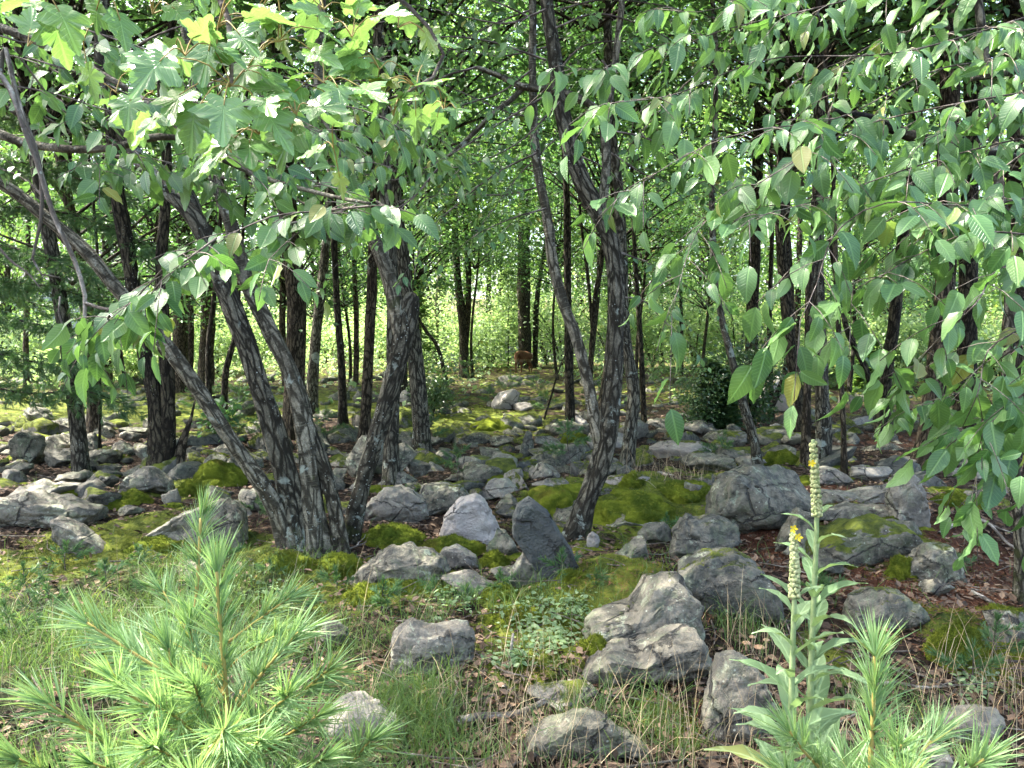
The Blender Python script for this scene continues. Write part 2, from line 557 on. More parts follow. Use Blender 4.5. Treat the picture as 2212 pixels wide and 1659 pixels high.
def m_leaf(name, c1, c2, trans=0.35, rough=0.42, spec=0.5, tcol=None, veins=True, under=True, vfreq=34.0, palmate=False):
    t = NT(name)
    rnd = t.attr('rnd')
    ro = t.n('ShaderNodeObjectInfo').outputs['Random']
    k = t.math('FRACT', t.math('ADD', rnd, ro))
    v = t.n('ShaderNodeNewGeometry')
    col = t.mix(t.ramp(k, 0.0, 1.0), c1, c2)
    n1 = t.noise(v.outputs['Position'], 1.2, 3, 0.6)
    col = t.mix(t.ramp(n1, 0.35, 0.7, 0, 0.45), col, tuple(0.6 * a for a in c1))
    col = t.mix(t.ramp(t.math('FRACT', t.math('MULTIPLY', k, 7.31)), 0.955, 0.985, 0, 0.75), col, (0.22, 0.20, 0.035))
    col = t.mix(t.ramp(t.noise(v.outputs['Position'], 45.0, 3, 0.7), 0.60, 0.74, 0, 0.35), col, tuple(1.5 * a + 0.01 for a in c2))
    nb = None
    if veins:
        uvn = t.n('ShaderNodeUVMap')
        s = t.n('ShaderNodeSeparateXYZ', i_0=uvn.outputs[0])
        au = t.math('ABSOLUTE', t.math('SUBTRACT', s.outputs[0], 0.5))
        w = t.math('SINE', t.math('MULTIPLY', t.math('SUBTRACT', s.outputs[1], t.math('MULTIPLY', au, 0.75)), vfreq * 2))
        mid = t.ramp(au, 0.035, 0.012)
        if palmate:
            an = t.math('ABSOLUTE', t.math('ARCTAN2', t.math('SUBTRACT', s.outputs[0], 0.5), t.math('ADD', s.outputs[1], 0.02)))
            d2 = t.math('MINIMUM', an, t.math('MINIMUM', t.math('ABSOLUTE', t.math('SUBTRACT', an, 0.62)), t.math('ABSOLUTE', t.math('SUBTRACT', an, 1.15))))
            mid = t.ramp(d2, 0.035, 0.012)
            w = t.math('SINE', t.math('MULTIPLY', t.math('SUBTRACT', s.outputs[1], t.math('MULTIPLY', au, 1.1)), 60.0))
        vv = t.math('MAXIMUM', mid, t.ramp(w, 0.75, 0.98, 0, 0.6))
        col = t.mix(t.math('MULTIPLY', vv, 0.28), col, tuple(min(1, 2.0 * a + 0.03) for a in c2))
        nb = t.bump(t.math('SUBTRACT', 1.0, vv), 0.5, 0.004)
    colf = col
    if under:
        colf = t.mix(t.math('MULTIPLY', v.outputs['Backfacing'], 0.4), col, tuple(min(1, 1.25 * a + 0.03) for a in c2))
    pb = t.bsdf(colf, rough, spec, nb)
    tr = t.n('ShaderNodeBsdfTranslucent')
    tc = tcol or (min(1, c2[0] * 1.7), min(1, c2[1] * 1.7), c2[2] * 0.9)
    t.inp(tr, 0, t.mix(0.35, t.mix(1.0, colf, (1.55, 1.7, 1.0), 'MULTIPLY'), tc))
    ms = t.n('ShaderNodeMixShader')
    ms.inputs[0].default_value = trans
    t.t.links.new(pb, ms.inputs[1]); t.t.links.new(tr.outputs[0], ms.inputs[2])
    return t.out(ms.outputs[0])


def m_plain(name, c1, c2=None, rough=0.8, spec=0.2, scale=20.0, obj_rnd=False):
    t = NT(name)
    v = t.n('ShaderNodeNewGeometry').outputs['Position']
    k = t.noise(v, scale, 4, 0.65)
    rnd = t.attr('rnd')
    k = t.math('FRACT', t.math('ADD', t.math('MULTIPLY', k, 0.5), t.math('ADD', rnd, t.n('ShaderNodeObjectInfo').outputs['Random']))) if obj_rnd else t.ramp(t.math('ADD', k, t.math('MULTIPLY', t.math('SUBTRACT', rnd, 0.5), 0.5)), 0.3, 0.7)
    col = t.mix(k, c1, c2 or c1)
    return t.out(t.bsdf(col, rough, spec))


ROCK = m_rock()
MOSS = m_moss()
GROUND = m_ground()
BARK_GREY = m_bark('bark_grey', (0.032, 0.028, 0.018), (0.200, 0.186, 0.134), 0.8, 1.0, 0.0, 0.25)
BARK_SMOOTH = m_bark('bark_smooth', (0.053, 0.047, 0.031), (0.230, 0.212, 0.154), 0.55, 0.7, 0.3, 0.18)
BARK_DARK = m_bark('bark_dark', (0.014, 0.011, 0.006), (0.098, 0.084, 0.052), 0.25, 1.2, 0.0, 0.35)
BARK_BROWN = m_bark('bark_brown', (0.026, 0.019, 0.010), (0.155, 0.124, 0.080), 0.2, 1.4, 0.0, 0.1)
TWIG = m_bark('twig_bark', (0.07, 0.055, 0.045), (0.21, 0.18, 0.15), 0.25, 0.3, 0.4, 0.0)
DEAD = m_bark('dead_wood', (0.14, 0.12, 0.095), (0.44, 0.40, 0.33), 0.35, 0.5, 0.0, 0.1)
LEAF_BIRCH = m_leaf('leaf_birch', (0.038, 0.110, 0.034), (0.118, 0.222, 0.066), 0.28, 0.36, 0.5)
LEAF_MAPLE = m_leaf('leaf_maple', (0.105, 0.215, 0.065), (0.175, 0.300, 0.100), 0.26, 0.26, 0.6, vfreq=12, palmate=True)
LEAF_MID = m_leaf('leaf_mid', (0.034, 0.096, 0.034), (0.070, 0.152, 0.050), 0.34, 0.45, 0.4, veins=False)
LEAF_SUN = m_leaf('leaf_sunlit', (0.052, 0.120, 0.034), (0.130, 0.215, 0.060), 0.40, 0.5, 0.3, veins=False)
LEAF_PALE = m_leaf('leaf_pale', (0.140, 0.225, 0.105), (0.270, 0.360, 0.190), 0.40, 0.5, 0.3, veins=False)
LEAF_SHRUB = m_leaf('leaf_laurel', (0.028, 0.070, 0.026), (0.060, 0.110, 0.040), 0.22, 0.35, 0.5, veins=False)
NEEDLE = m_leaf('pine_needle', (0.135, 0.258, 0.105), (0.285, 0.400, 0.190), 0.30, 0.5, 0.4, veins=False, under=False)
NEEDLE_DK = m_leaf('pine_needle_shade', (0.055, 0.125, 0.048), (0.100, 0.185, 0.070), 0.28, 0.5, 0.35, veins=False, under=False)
MULLEIN = m_leaf('mullein_leaf', (0.150, 0.240, 0.115), (0.220, 0.310, 0.165), 0.22, 0.8, 0.15, vfreq=9)
MULLEIN_STEM = m_plain('mullein_stem', (0.20, 0.27, 0.12), (0.27, 0.33, 0.16), 0.85, 0.1, 60)
SPIKE = m_plain('mullein_bud', (0.25, 0.30, 0.13), (0.46, 0.47, 0.24), 0.85, 0.1, 90)
YELLOW = m_plain('yellow_petal', (0.80, 0.58, 0.02), (0.85, 0.68, 0.05), 0.6, 0.2)
SHOOT = m_plain('pine_shoot', (0.34, 0.27, 0.08), (0.42, 0.28, 0.11), 0.75, 0.2, 40)
PETIOLE = m_plain('petiole', (0.30, 0.22, 0.07), (0.40, 0.27, 0.08), 0.6, 0.3, 30)
GRASS = m_leaf('grass_blade', (0.072, 0.140, 0.042), (0.140, 0.205, 0.065), 0.35, 0.55, 0.3, veins=False, under=False)
DRYGRASS = m_plain('dry_grass', (0.30, 0.225, 0.125), (0.48, 0.385, 0.235), 0.8, 0.2, 8, True)
LITTER = m_plain('dead_leaf', (0.036, 0.023, 0.014), (0.200, 0.135, 0.085), 0.75, 0.3, 9, True)
NEEDLELIT = m_plain('dead_needle', (0.10, 0.040, 0.020), (0.25, 0.115, 0.058), 0.8, 0.2, 9, True)

# ------------------------------------------------------------------ ground
def gauss_px(x, y, spots):
    s = np.zeros_like(x)
    for u, v, ru, rd, a in spots:
        g = gnd(u, v)
        rx = ru * g[1] / F
        s = s + a * np.exp(-((x - g[0]) / rx) ** 2 - ((y - g[1]) / rd) ** 2)
    return s


COVER_MOSS = [(1450, 1570, 90, .25, .5), (1780, 1420, 90, .3, .45), (1150, 1330, 130, .5, .6), (1120, 1430, 90, .3, .35), (1300, 1110, 190, 1.0, .9), (1450, 1080, 90, .8, .6), (1300, 1290, 160, .55, .8), (1190, 1390, 110, .4, .65), (860, 1270, 110, .5, .8),
              (250, 1180, 200, .9, .6), (60, 1230, 120, .5, .6), (560, 1210, 120, .6, .6), (650, 1300, 120, .6, .45), (1900, 1170, 130, .5, .7), (2080, 1380, 90, .4, .8),
              (420, 1040, 90, .8, .7), (2080, 1075, 80, .8, .7), (1600, 1030, 120, 1.0, .5), (150, 880, 250, 3.0, .7), (560, 880, 200, 3, .5), (1000, 920, 200, 2.5, .5), (1700, 990, 120, 1, .5)]
COVER_NEED = [(1620, 1170, 90, .5, .9), (1850, 1210, 190, .7, .9), (1960, 1270, 160, .6, .9), (2120, 1330, 160, .7, .7), (1750, 1060, 120, .8, .7), (1360, 1270, 90, .3, .6),
              (2100, 1200, 160, 1.0, .5), (2000, 950, 250, 2.5, .5), (760, 860, 150, 3, .4)]
COVER_GRASS = [(1250, 1560, 150, .25, .5), (1500, 1610, 120, .2, .5), (1930, 1540, 120, .25, .5), (1600, 1380, 80, .3, .4), (200, 1290, 260, .8, .6), (850, 1500, 160, .4, .6), (250, 1350, 320, 1.0, .9), (700, 1400, 200, .6, .7), (150, 1500, 300, .5, .7), (950, 1540, 180, .4, .7), (1100, 1300, 200, .4, .5), (1560, 1310, 90, .3, .5),
               (450, 1250, 200, .6, .5)]


def make_ground():
    rad = np.concatenate([[0.0], np.geomspace(0.5, 2.3, 10), np.geomspace(2.36, 14, 250), np.geomspace(14.2, 60, 110), np.geomspace(62, 420, 30)])
    ang = np.concatenate([np.linspace(-38, 38, 420), np.linspace(39, 321, 90)])
    ang = np.radians(ang)
    na = len(ang)
    X = rad[1:, None] * np.sin(ang)[None, :]
    Y = rad[1:, None] * np.cos(ang)[None, :]
    x = np.concatenate([[0.0], X.ravel()]); y = np.concatenate([[0.0], Y.ravel()])
    z = H(x, y)
    d = np.hypot(x, y)
    fine = fbm(np.stack([x * 9, y * 9, 0 * x], -1), 3, 41)
    moss = gauss_px(x, y, COVER_MOSS) + 0.30 + 0.22 * sstep(13, 22, y)
    need = gauss_px(x, y, COVER_NEED) + 0.12 * sstep(1.5, 4, x)
    grass = gauss_px(x, y, COVER_GRASS)
    mlump = np.clip(fbm(np.stack([x * 3.0, y * 3.0, 0 * x + 5], -1), 3, 77), 0, 1)
    z = z + (0.014 * fine + 0.07 * np.clip(moss, 0, 1) * mlump) * sstep(30, 10, d)
    V = np.stack([x, y, z], -1)
    k = np.arange(na); k2 = (k + 1) % na
    tri = np.stack([np.zeros(na, int), 1 + k2, 1 + k], -1)
    nr = len(rad) - 1
    i = 1 + np.arange(nr - 1)[:, None] * na
    Fq = np.stack([i + k, i + k2, i + na + k2, i + na + k], -1).reshape(-1, 4)
    Fq = Fq[:, ::-1]
    tri = tri[:, ::-1]
    me = build_mesh('ground', V, [tri[:, ::-1], Fq[:, ::-1]], GROUND, vattr={'cover': np.stack([np.clip(moss, 0, 1), np.clip(need, 0, 1), np.clip(grass, 0, 1)], -1)})
    o = link('ground', me)
    tag(o, kind='structure')
    # make sure it faces up
    if me.polygons[na + 5].normal.z < 0:
        me.flip_normals()
    return o


make_ground()

# ------------------------------------------------------------------ rocks
_ICO = {}


def ico(n):
    if n not in _ICO:
        bm = bmesh.new()
        bmesh.ops.create_icosphere(bm, subdivisions=n, radius=1.0)
        V = np.array([v.co[:] for v in bm.verts])
        Fc = np.array([[v.index for v in f.verts] for f in bm.faces])
        bm.free()
        _ICO[n] = (V, Fc)
    return _ICO[n]


def clip_planes(P, rng, n, lo=0.55, hi=0.9, front=False, k=0.92):
    for _ in range(n):
        p = rng.normal(size=3)
        if front:
            p[1] = -abs(p[1]) * 1.6 - 0.35
            p[0] *= 0.5; p[2] *= 0.5
        p /= np.linalg.norm(p)
        d = rng.uniform(lo, hi)
        e = P @ p - d
        P = P - p[None, :] * np.maximum(e, 0)[:, None] * k
    return P


def rock_shape(rng, size, lvl, planes=11, rough=1.0, outline=None, strata=0.0, flat=1.0):
    """size: full extents in metres (x,y,z); returns verts centred on the origin."""
    V, Fc = ico(lvl)
    seed = rng.randint(1, 99999)
    P = V.copy()
    if outline is None:
        P = P * (1 + 0.16 * fbm(V * 1.3, 2, seed)[:, None])
        P = clip_planes(P, rng, planes + 4, 0.42, 0.84, k=1.0)
        lo, hi = P.min(0), P.max(0)
        P = (P - (lo + hi) / 2) / (hi - lo)          # unit box
    else:
        O = np.asarray(outline, float)                # polygon in unit box (-.5...5), x right z up
        c = O.mean(0)
        th = np.arctan2(V[:, 2], V[:, 0])
        # radius of the polygon along each direction
        R = np.zeros(len(V))
        a = O - c
        b = np.roll(O, -1, 0) - c
        dx, dz = np.cos(th), np.sin(th)
        for (ax, az), (bx, bz) in zip(a, b):
            ex, ez = bx - ax, bz - az
            den = dx * ez - dz * ex
            den = np.where(np.abs(den) < 1e-9, 1e-9, den)
            t = (ax * ez - az * ex) / den
            s = (ax * dz - az * dx) / den
            ok = (t > 0) & (s >= -1e-6) & (s <= 1 + 1e-6)
            R = np.where(ok, np.maximum(R, t), R)
        rho = np.hypot(V[:, 0], V[:, 2])
        ph = np.arcsin(np.clip(V[:, 1], -1, 1))
        s = np.abs(np.cos(ph)) ** (0.40 * flat)
        yy = np.sign(V[:, 1]) * np.abs(np.sin(ph)) ** 0.85 * 0.5
        P = np.stack([c[0] + R * s * np.cos(th), yy, c[1] + R * s * np.sin(th)], -1)
        P = clip_planes(P * 2, rng, planes, 0.55, 0.9, front=True) / 2
    P = P * np.asarray(size)[None, :]
    m = float(np.mean(size))
    N = nrm(P / np.maximum(np.asarray(size), 1e-6) ** 2)
    w = P / m
    dsp = 0.050 * fbm(w * 2.2 + 3, 3, seed + 1) + 0.030 * fbm(w * 7 + 3, 4, seed + 2, .6)
    st_ = vnoise(w * np.array([1.5, 1.5, 5.0]) + 31, seed + 9)
    dsp = dsp + 0.030 * np.round(st_ * 2.5) / 2.5
    cr = np.abs(vnoise(w * np.array([2.0, 2.0, 3.2]) + 0.4 * fbm(w * 3, 2, seed + 8)[:, None] + 9, seed + 4))
    dsp = dsp - 0.060 * sstep(0.06, 0.0, cr)
    if strata > 0:
        q = P[:, 2] / 0.07 + 1.2 * fbm(w * 1.4, 2, seed + 6)
        dsp = dsp + strata * 0.05 * (np.abs((q % 1.0) - 0.5) * 2 - 0.5)
    P = P + N * (dsp * m * rough)[:, None]
    return P, Fc


ROCKS = []          # x, y, radius: occupied spots


def add_rock(name, label, u0, u1, v0, v1, deep=0.8, moss=0.2, tint=0.0, outline=None, planes=11, strata=0.0, lvl=4, group=None, seed=None, rough=1.0, dd=0.0, flat=1.0, sink=0.16):
    uc = (u0 + u1) / 2
    g = gnd(uc, v1)
    rng = np.random.RandomState(seed if seed is not None else int(abs(uc * 13 + v1 * 7 + v0)) % 99991)
    d = g[1] + dd
    w = (u1 - u0) * d / F
    h = (v1 - v0) * d / F
    th = w * deep
    yc = d + th * 0.42
    top = at(uc, v0, d + th * 0.42)
    zb = Hs(g[0], d) - sink * h if dd == 0 else at(uc, v1, d)[2] - 0.03
    hh = max(top[2] - zb, 0.06)
    xc = at(uc, (v0 + v1) / 2, d)[0]
    V, Fc = rock_shape(rng, (w * 1.04, th, hh), lvl, planes, rough, outline, strata, flat)
    V = V + np.array([0, 0, hh / 2])
    me = build_mesh(name, V, Fc, ROCK)
    o = link(name, me, None, (xc, yc, zb))
    o['moss'] = float(moss)
    o['tint'] = float(tint)
    tag(o, label, 'boulder' if name == 'boulder' else 'rock', group)
    ROCKS.append((xc, yc, max(w, th) * 0.5))
    return o


R = add_rock
# right outcrop
R('boulder', 'large rounded grey boulder with cracked overhanging lower edge behind the mullein', 1556, 1785, 1008, 1172, .8, .10, -.22, [(-.5, -.15), (-.46, .2), (-.36, .44), (-.1, .5), (.2, .46), (.42, .4), (.5, .1), (.34, .02), (.26, -.3), (.1, -.5), (-.12, -.42), (-.3, -.3)], 7, 0, 5)
R('boulder', 'broken ledge of cracked grey stone wedged left under the large rounded boulder', 1465, 1612, 1112, 1212, .9, .25, -.3, [(-.5, -.3), (-.45, .1), (-.25, .45), (.1, .5), (.45, .3), (.5, -.1), (.2, -.3), (.1, -.5), (-.4, -.5)], 9, .5, 5)
R('boulder', 'broad domed boulder speckled grey-green in front of the large rounded boulder', 1472, 1706, 1186, 1345, .8, .30, -.38, [(-.5, -.2), (-.45, .2), (-.2, .46), (.08, .5), (.3, .3), (.46, 0), (.5, -.4), (.2, -.5), (-.35, -.5)], 4, 0, 5)
R('rock', 'narrow tilted wedge of grey rock leaning beside the large rounded boulder', 1676, 1775, 1100, 1205, .7, .15, 0, [(-.5, -.5), (-.2, .1), (.05, .5), (.5, .42), (.45, .1), (.1, -.2), (-.3, -.5)], 6, 0, 4)
R('boulder', 'long sagging slab of pale grey stone on top of the needle-covered outcrop', 1788, 1972, 1046, 1118, .7, .1, .15, [(-.5, -.35), (-.46, .25), (-.3, .2), (0, .1), (.2, .3), (.46, .5), (.5, -.2), (.2, -.5), (-.3, -.5)], 6, .3, 5, dd=.1)
R('boulder', 'split pale block with sunlit edge forming the end of the outcrop', 1936, 2030, 1018, 1150, .9, .06, .2, [(-.5, .1), (-.3, .45), (0, .5), (.3, .3), (.5, .0), (.4, -.5), (.0, -.42), (-.35, -.3)], 9, 0, 5)
R('rock', 'low grey ledge under the sagging slab on the outcrop', 1762, 1975, 1090, 1136, .6, .2, .05, [(-.5, -.4), (-.46, .3), (-.1, .5), (.3, .3), (.5, -.1), (.45, -.5)], 6, 0, 4)
R('boulder', 'moss-draped hump of rock below the sagging slab', 1768, 2035, 1122, 1235, .7, .72, -.1, [(-.5, -.5), (-.44, .0), (-.1, .4), (.2, .5), (.45, .1), (.5, -.5)], 6, 0, 5)
R('boulder', 'grey cracked boulder with a moss collar at the low end of the outcrop', 1978, 2108, 1178, 1272, .9, .3, .05, [(-.5, -.3), (-.42, .15), (-.1, .45), (.2, .5), (.42, .2), (.5, -.4), (.2, -.5), (-.3, -.5)], 8, 0, 5)
R('rock', 'small grey stone half buried in needles below the moss-draped hump', 1748, 1830, 1200, 1246, .8, .15, 0, None, 9)
R('boulder', 'dark mottled boulder with a strip of moss between the outcrop and the pine sapling', 1856, 2034, 1274, 1366, .7, .42, -.25, [(-.5, -.3), (-.44, .25), (-.2, .5), (.15, .4), (.4, 0), (.5, -.35), (.3, -.5), (-.3, -.5)], 8, 0, 5)
R('rock', 'grey rock with a green moss cap beside the long fallen branch', 2150, 2260, 1318, 1400, .8, .5, .05, None, 9)
R('rock', 'flat litter-strewn rock in the fallen leaves beyond the pine sapling', 2026, 2190, 1528, 1618, .8, .12, .15, None, 9)
R('rock', 'pointed pale stone rising beside the pine sapling', 1985, 2095, 1606, 1700, .6, .05, .2, [(-.5, -.5), (-.1, .5), (.2, .25), (.5, -.5)], 7)
R('rock', 'flat pale stone wedged on top between the rounded boulder and the sagging slab', 1756, 1850, 1010, 1050, .8, .1, .2, None, 10)
R('rock', 'flat sunny stone at the crest of the outcrop behind the sagging slab', 1846, 1950, 1006, 1042, .8, .1, .3, None, 10)
R('rock', 'cracked flat step of rock between the moss-draped hump and the split pale block', 1905, 2010, 1118, 1176, .7, .3, .0, None, 12)
R('rock', 'small angular stone lying at the low end of the outcrop', 2000, 2070, 1250, 1290, .8, .2, .05, None, 12)
R('rock', 'angular grey slab between the moss-draped hump and the wedge', 1700, 1800, 1160, 1214, .7, .3, -.1, None, 12)
# big centre-right boulder
R('boulder', 'big lichen-crusted boulder sloping down from the mossy bank', 1268, 1524, 1242, 1432, .95, .22, .08, [(-.5, -.25), (-.4, -.05), (-.05, .05), (.12, .42), (.36, .5), (.5, .1), (.5, -.4), (.1, -.5), (-.3, -.4)], 7, 0, 5)
R('boulder', 'low fractured grey rock jutting from under the big lichen-crusted boulder', 1266, 1556, 1368, 1512, .8, .1, .1, [(-.5, -.2), (-.3, .2), (-.05, .1), (.2, .42), (.42, .5), (.5, -.05), (.36, -.4), (.05, -.3), (-.1, -.5), (-.36, -.5)], 9, .3, 5)
R('boulder', 'squat trapezoid rock with yellow-green lichen behind the mullein stems', 1526, 1706, 1412, 1610, .8, .16, .12, [(-.5, -.5), (-.36, .05), (-.28, .46), (-.02, .5), (.2, .35), (.45, -.1), (.5, -.5)], 8, 0, 5)
R('boulder', 'flat grey rock sunk in dry grass below the big lichen-crusted boulder', 1124, 1430, 1545, 1665, .45, .05, .05, [(-.5, -.35), (-.4, .1), (-.1, .5), (.15, .35), (.36, -.05), (.5, -.4), (0, -.5)], 8, 0, 5)
R('rock', 'low tan stone lying behind the broken grey branch', 1135, 1300, 1478, 1545, .7, .25, .2, None, 9)
R('boulder', 'square-cornered grey block standing alone in the grass', 836, 1022, 1344, 1474, .75, .06, .18, [(-.5, -.2), (-.42, .3), (-.26, .5), (-.12, .36), (.4, .4), (.5, .2), (.47, -.3), (.15, -.36), (-.2, -.5), (-.45, -.42)], 6, 0, 5)
R('boulder', 'lavender-grey rock at the foot of the large pine sapling', 690, 868, 1512, 1622, .8, .08, .3, [(-.5, -.4), (-.45, .35), (-.1, .5), (.2, .2), (.45, -.1), (.5, -.5)], 7, 0, 5)
R('rock', 'small grey stone in the grass behind the large pine sapling', 688, 748, 1344, 1402, .8, .2, 0, None, 9)
# centre row
R('boulder', 'dark slate slab standing tilted against the forked tree', 1104, 1268, 1072, 1262, .26, .02, -.8, [(-.48, .1), (-.42, .42), (-.26, .5), (-.02, .36), (.22, .06), (.5, -.38), (.36, -.44), (.1, -.5), (-.1, -.36), (-.28, -.14)], 2, 0, 5, flat=.5, rough=.5)
R('boulder', 'upright stone tinted pale for the sun on its face left of the dark slate slab', 948, 1080, 1066, 1180, .6, .03, .75, [(-.5, -.3), (-.4, .1), (-.15, .42), (.1, .5), (.3, .3), (.5, -.15), (.42, -.35), (.1, -.5), (-.4, -.42)], 4, 0, 5, flat=.8)  # sun on the face is put into the pale tint
R('boulder', 'broad grey boulder with pale crest to the right of the birch clump', 768, 916, 1050, 1135, .8, .1, .25, [(-.5, -.4), (-.4, .05), (-.1, .45), (.08, .5), (.3, .35), (.48, .0), (.5, -.45), (0, -.5)], 8, 0, 5)
R('boulder', 'blue-grey rounded boulder behind the upright sun-tinted stone', 888, 1026, 1040, 1118, .8, .28, -.1, [(-.5, -.2), (-.35, .35), (-.1, .5), (.25, .4), (.5, .0), (.4, -.5), (-.35, -.5)], 7, 0, 5)
R('rock', 'rounded grey-green stone between the sun-tinted stone and the slate slab', 1050, 1118, 1142, 1214, .8, .3, 0, None, 7)
R('rock', 'small pointed grey stone at the foot of the dark slate slab', 1094, 1178, 1188, 1270, .7, .1, .12, [(-.5, -.5), (-.3, .1), (-.05, .5), (.2, .3), (.5, -.5)], 5)
R('rock', 'little domed stone beside the pointed stone at the slate slab', 1058, 1112, 1224, 1256, .8, .05, .12, None, 7)
R('boulder', 'long low layered rock with a yellow leaf on it', 736, 968, 1184, 1276, .6, .2, .05, [(-.5, -.5), (-.36, .05), (-.1, .45), (.1, .5), (.4, .3), (.5, .0), (.3, -.3), (0, -.2)], 5, .6, 5)
R('rock', 'rounded pale hump adjoining the long low layered rock', 932, 1034, 1176, 1238, .7, .08, .2, [(-.5, -.4), (-.3, .3), (0, .5), (.2, .3), (.4, .1), (.5, -.5)], 7, 0, 4)
R('rock', 'thin pale ledge in the grass below the layered rock', 952, 1092, 1238, 1290, .6, .12, .2, [(-.5, .3), (-.1, .5), (.3, .0), (.5, -.5), (-.1, -.4)], 6, .3, 4)
R('rock', 'angular grey stone under fallen twigs right of the forked tree', 1330, 1412, 1158, 1222, .8, .3, -.2, None, 9)
R('rock', 'dark jagged stone half buried between the forked tree and the broken ledge', 1385, 1455, 1128, 1180, .8, .25, -.25, None, 10)
R('rock', 'pale little stone propped against the forked tree', 1268, 1296, 1146, 1196, .7, .0, .4, None, 8)
R('rock', 'cracked grey stone showing under the sunny moss bank', 1305, 1425, 1110, 1150, .7, .35, 0, None, 9)
# left
R('boulder', 'long flat layered ledge with purple-grey face at the left of the pines', -70, 176, 1066, 1152, .6, .06, .1, [(-.5, -.5), (-.46, .4), (-.1, .5), (.25, .2), (.5, .1), (.46, -.1), (.2, -.4)], 6, 1.0, 5)
R('boulder', 'purple-grey wedge-shaped rock lying below the layered ledge', 98, 218, 1118, 1206, .7, .06, .15, [(-.5, .1), (-.42, .48), (-.1, .3), (.3, -.1), (.5, -.4), (.1, -.5), (-.3, -.3)], 6, 0, 5)
R('boulder', 'long sloping grey slab behind the tip of the tall pine sapling', 250, 505, 1086, 1192, .6, .1, .05, [(-.5, -.5), (-.3, -.1), (.05, .38), (.3, .5), (.48, .3), (.5, -.4), (.1, -.5)], 4, 0, 5)
R('rock', 'mossy low stone peeping out below the sloping slab', 340, 440, 1210, 1262, .8, .3, 0, None, 8)
R('boulder', 'domed mottled boulder at the foot of the double dark trunk', 240, 354, 1008, 1072, .8, .08, .1, [(-.5, -.4), (-.3, .2), (-.05, .5), (.15, .42), (.4, .0), (.5, -.5)], 5, 0, 5)
R('rock', 'small upright grey stone in front of the domed mottled boulder', 346, 388, 1054, 1096, .7, .05, .1, None, 9)
R('rock', 'rounded rock just left of the birch clump', 505, 568, 1056, 1112, .8, .1, .1, None, 8)  # coat colour darkened for the shade the deer stands in
R('rock', 'moss-topped squat rock left of the rounded rock by the birch clump', 440, 494, 1046, 1104, .8, .45, 0, None, 9)
R('boulder', 'tall brown-grey block leaning among the rubble behind the layered ledge', 8, 78, 930, 1006, .9, .12, -.1, [(-.5, -.4), (-.4, .3), (-.1, .5), (.3, .4), (.5, .1), (.35, -.2), (.0, -.5)], 6, 0, 4)
G_L = 'rubble stones behind the double dark trunk'
L_L = 'weathered grey stone in the rubble to the left of the double dark trunk'
for b in [(70, 152, 938, 978), (150, 202, 934, 980), (168, 246, 966, 1006), (160, 202, 986, 1024), (228, 290, 952, 988), (282, 326, 958, 1003), (80, 172, 968, 1010), (-10, 34, 1012, 1048),
          (100, 176, 1018, 1050), (172, 240, 1016, 1060), (0, 146, 1044, 1084), (10, 60, 1000, 1028), (205, 250, 1000, 1024), (100, 160, 905, 938), (186, 240, 905, 930), (40, 100, 880, 912), (300, 350, 905, 940), (255, 300, 930, 955), (240, 300, 1090, 1118), (165, 220, 1095, 1130)]:
    R('rock', L_L, *b, .85, float(RNG.uniform(-.05, .35)), float(RNG.uniform(-.25, .2)), None, 10, 0, 4, G_L)
G_C = 'stones in the hollow between the birch clump and the forked tree'
L_C = 'grey stone in the hollow between the birch clump and the forked tree'
for b in [(735, 830, 945, 1040), (800, 892, 958, 1030), (1144, 1212, 1000, 1040), (1035, 1118, 1034, 1082), (1052, 1120, 980, 1024), (1036, 1084, 966, 1000), (1194, 1266, 960, 1004), (1144, 1180, 982, 1014), (1090, 1130, 1012, 1045),
          (1155, 1215, 940, 970), (985, 1040, 985, 1020), (940, 990, 970, 1000), (1070, 1120, 1064, 1108), (1150, 1240, 1035, 1062), (960, 1030, 1020, 1045), (1010, 1060, 935, 960), (880, 930, 990, 1030), (900, 960, 940, 968), (700, 745, 1010, 1050), (1060, 1110, 940, 965)]:
    R('rock', L_C, *b, .85, float(RNG.uniform(-.05, .35)), float(RNG.uniform(-.15, .25)), None, 10, 0, 4, G_C)
R('rock', 'dark pointed stone standing upright in the hollow beyond the forked tree', 1118, 1158, 930, 988, .7, 0, -.3, [(-.5, -.5), (-.2, .1), (.0, .5), (.25, .4), (.5, -.5)], 5)
R('boulder', 'boulder tinted bright as if in sun on the forest floor below the deer', 1062, 1122, 838, 886, .9, 0, .85, None, 9)  # high tint stands in for sun falling on the boulder
R('rock', 'pale flat stone lying in front of the sun-tinted boulder', 1110, 1160, 868, 888, .9, 0, .7, None, 9)
R('rock', 'stone tinted white as if sunlit behind the left stem of the forked tree', 1222, 1272, 898, 932, .9, 0, .8, None, 9)  # sunlight painted in through the tint
R('boulder', 'big pale boulder in the sunny clearing behind the curved trunk', 1636, 1762, 808, 892, .8, .02, .6, [(-.5, -.5), (-.3, .2), (0, .5), (.3, .3), (.5, -.5)], 7, 0, 4)
R('rock', 'pale stone at the foot of the grey sapling trunk behind the birch clump', 860, 890, 842, 872, .9, 0, .6, None, 9)
G_R = 'stones scattered around the slender trunks on the right'
L_R = 'low grey stone on the litter around the slender trunks right of the forked tree'
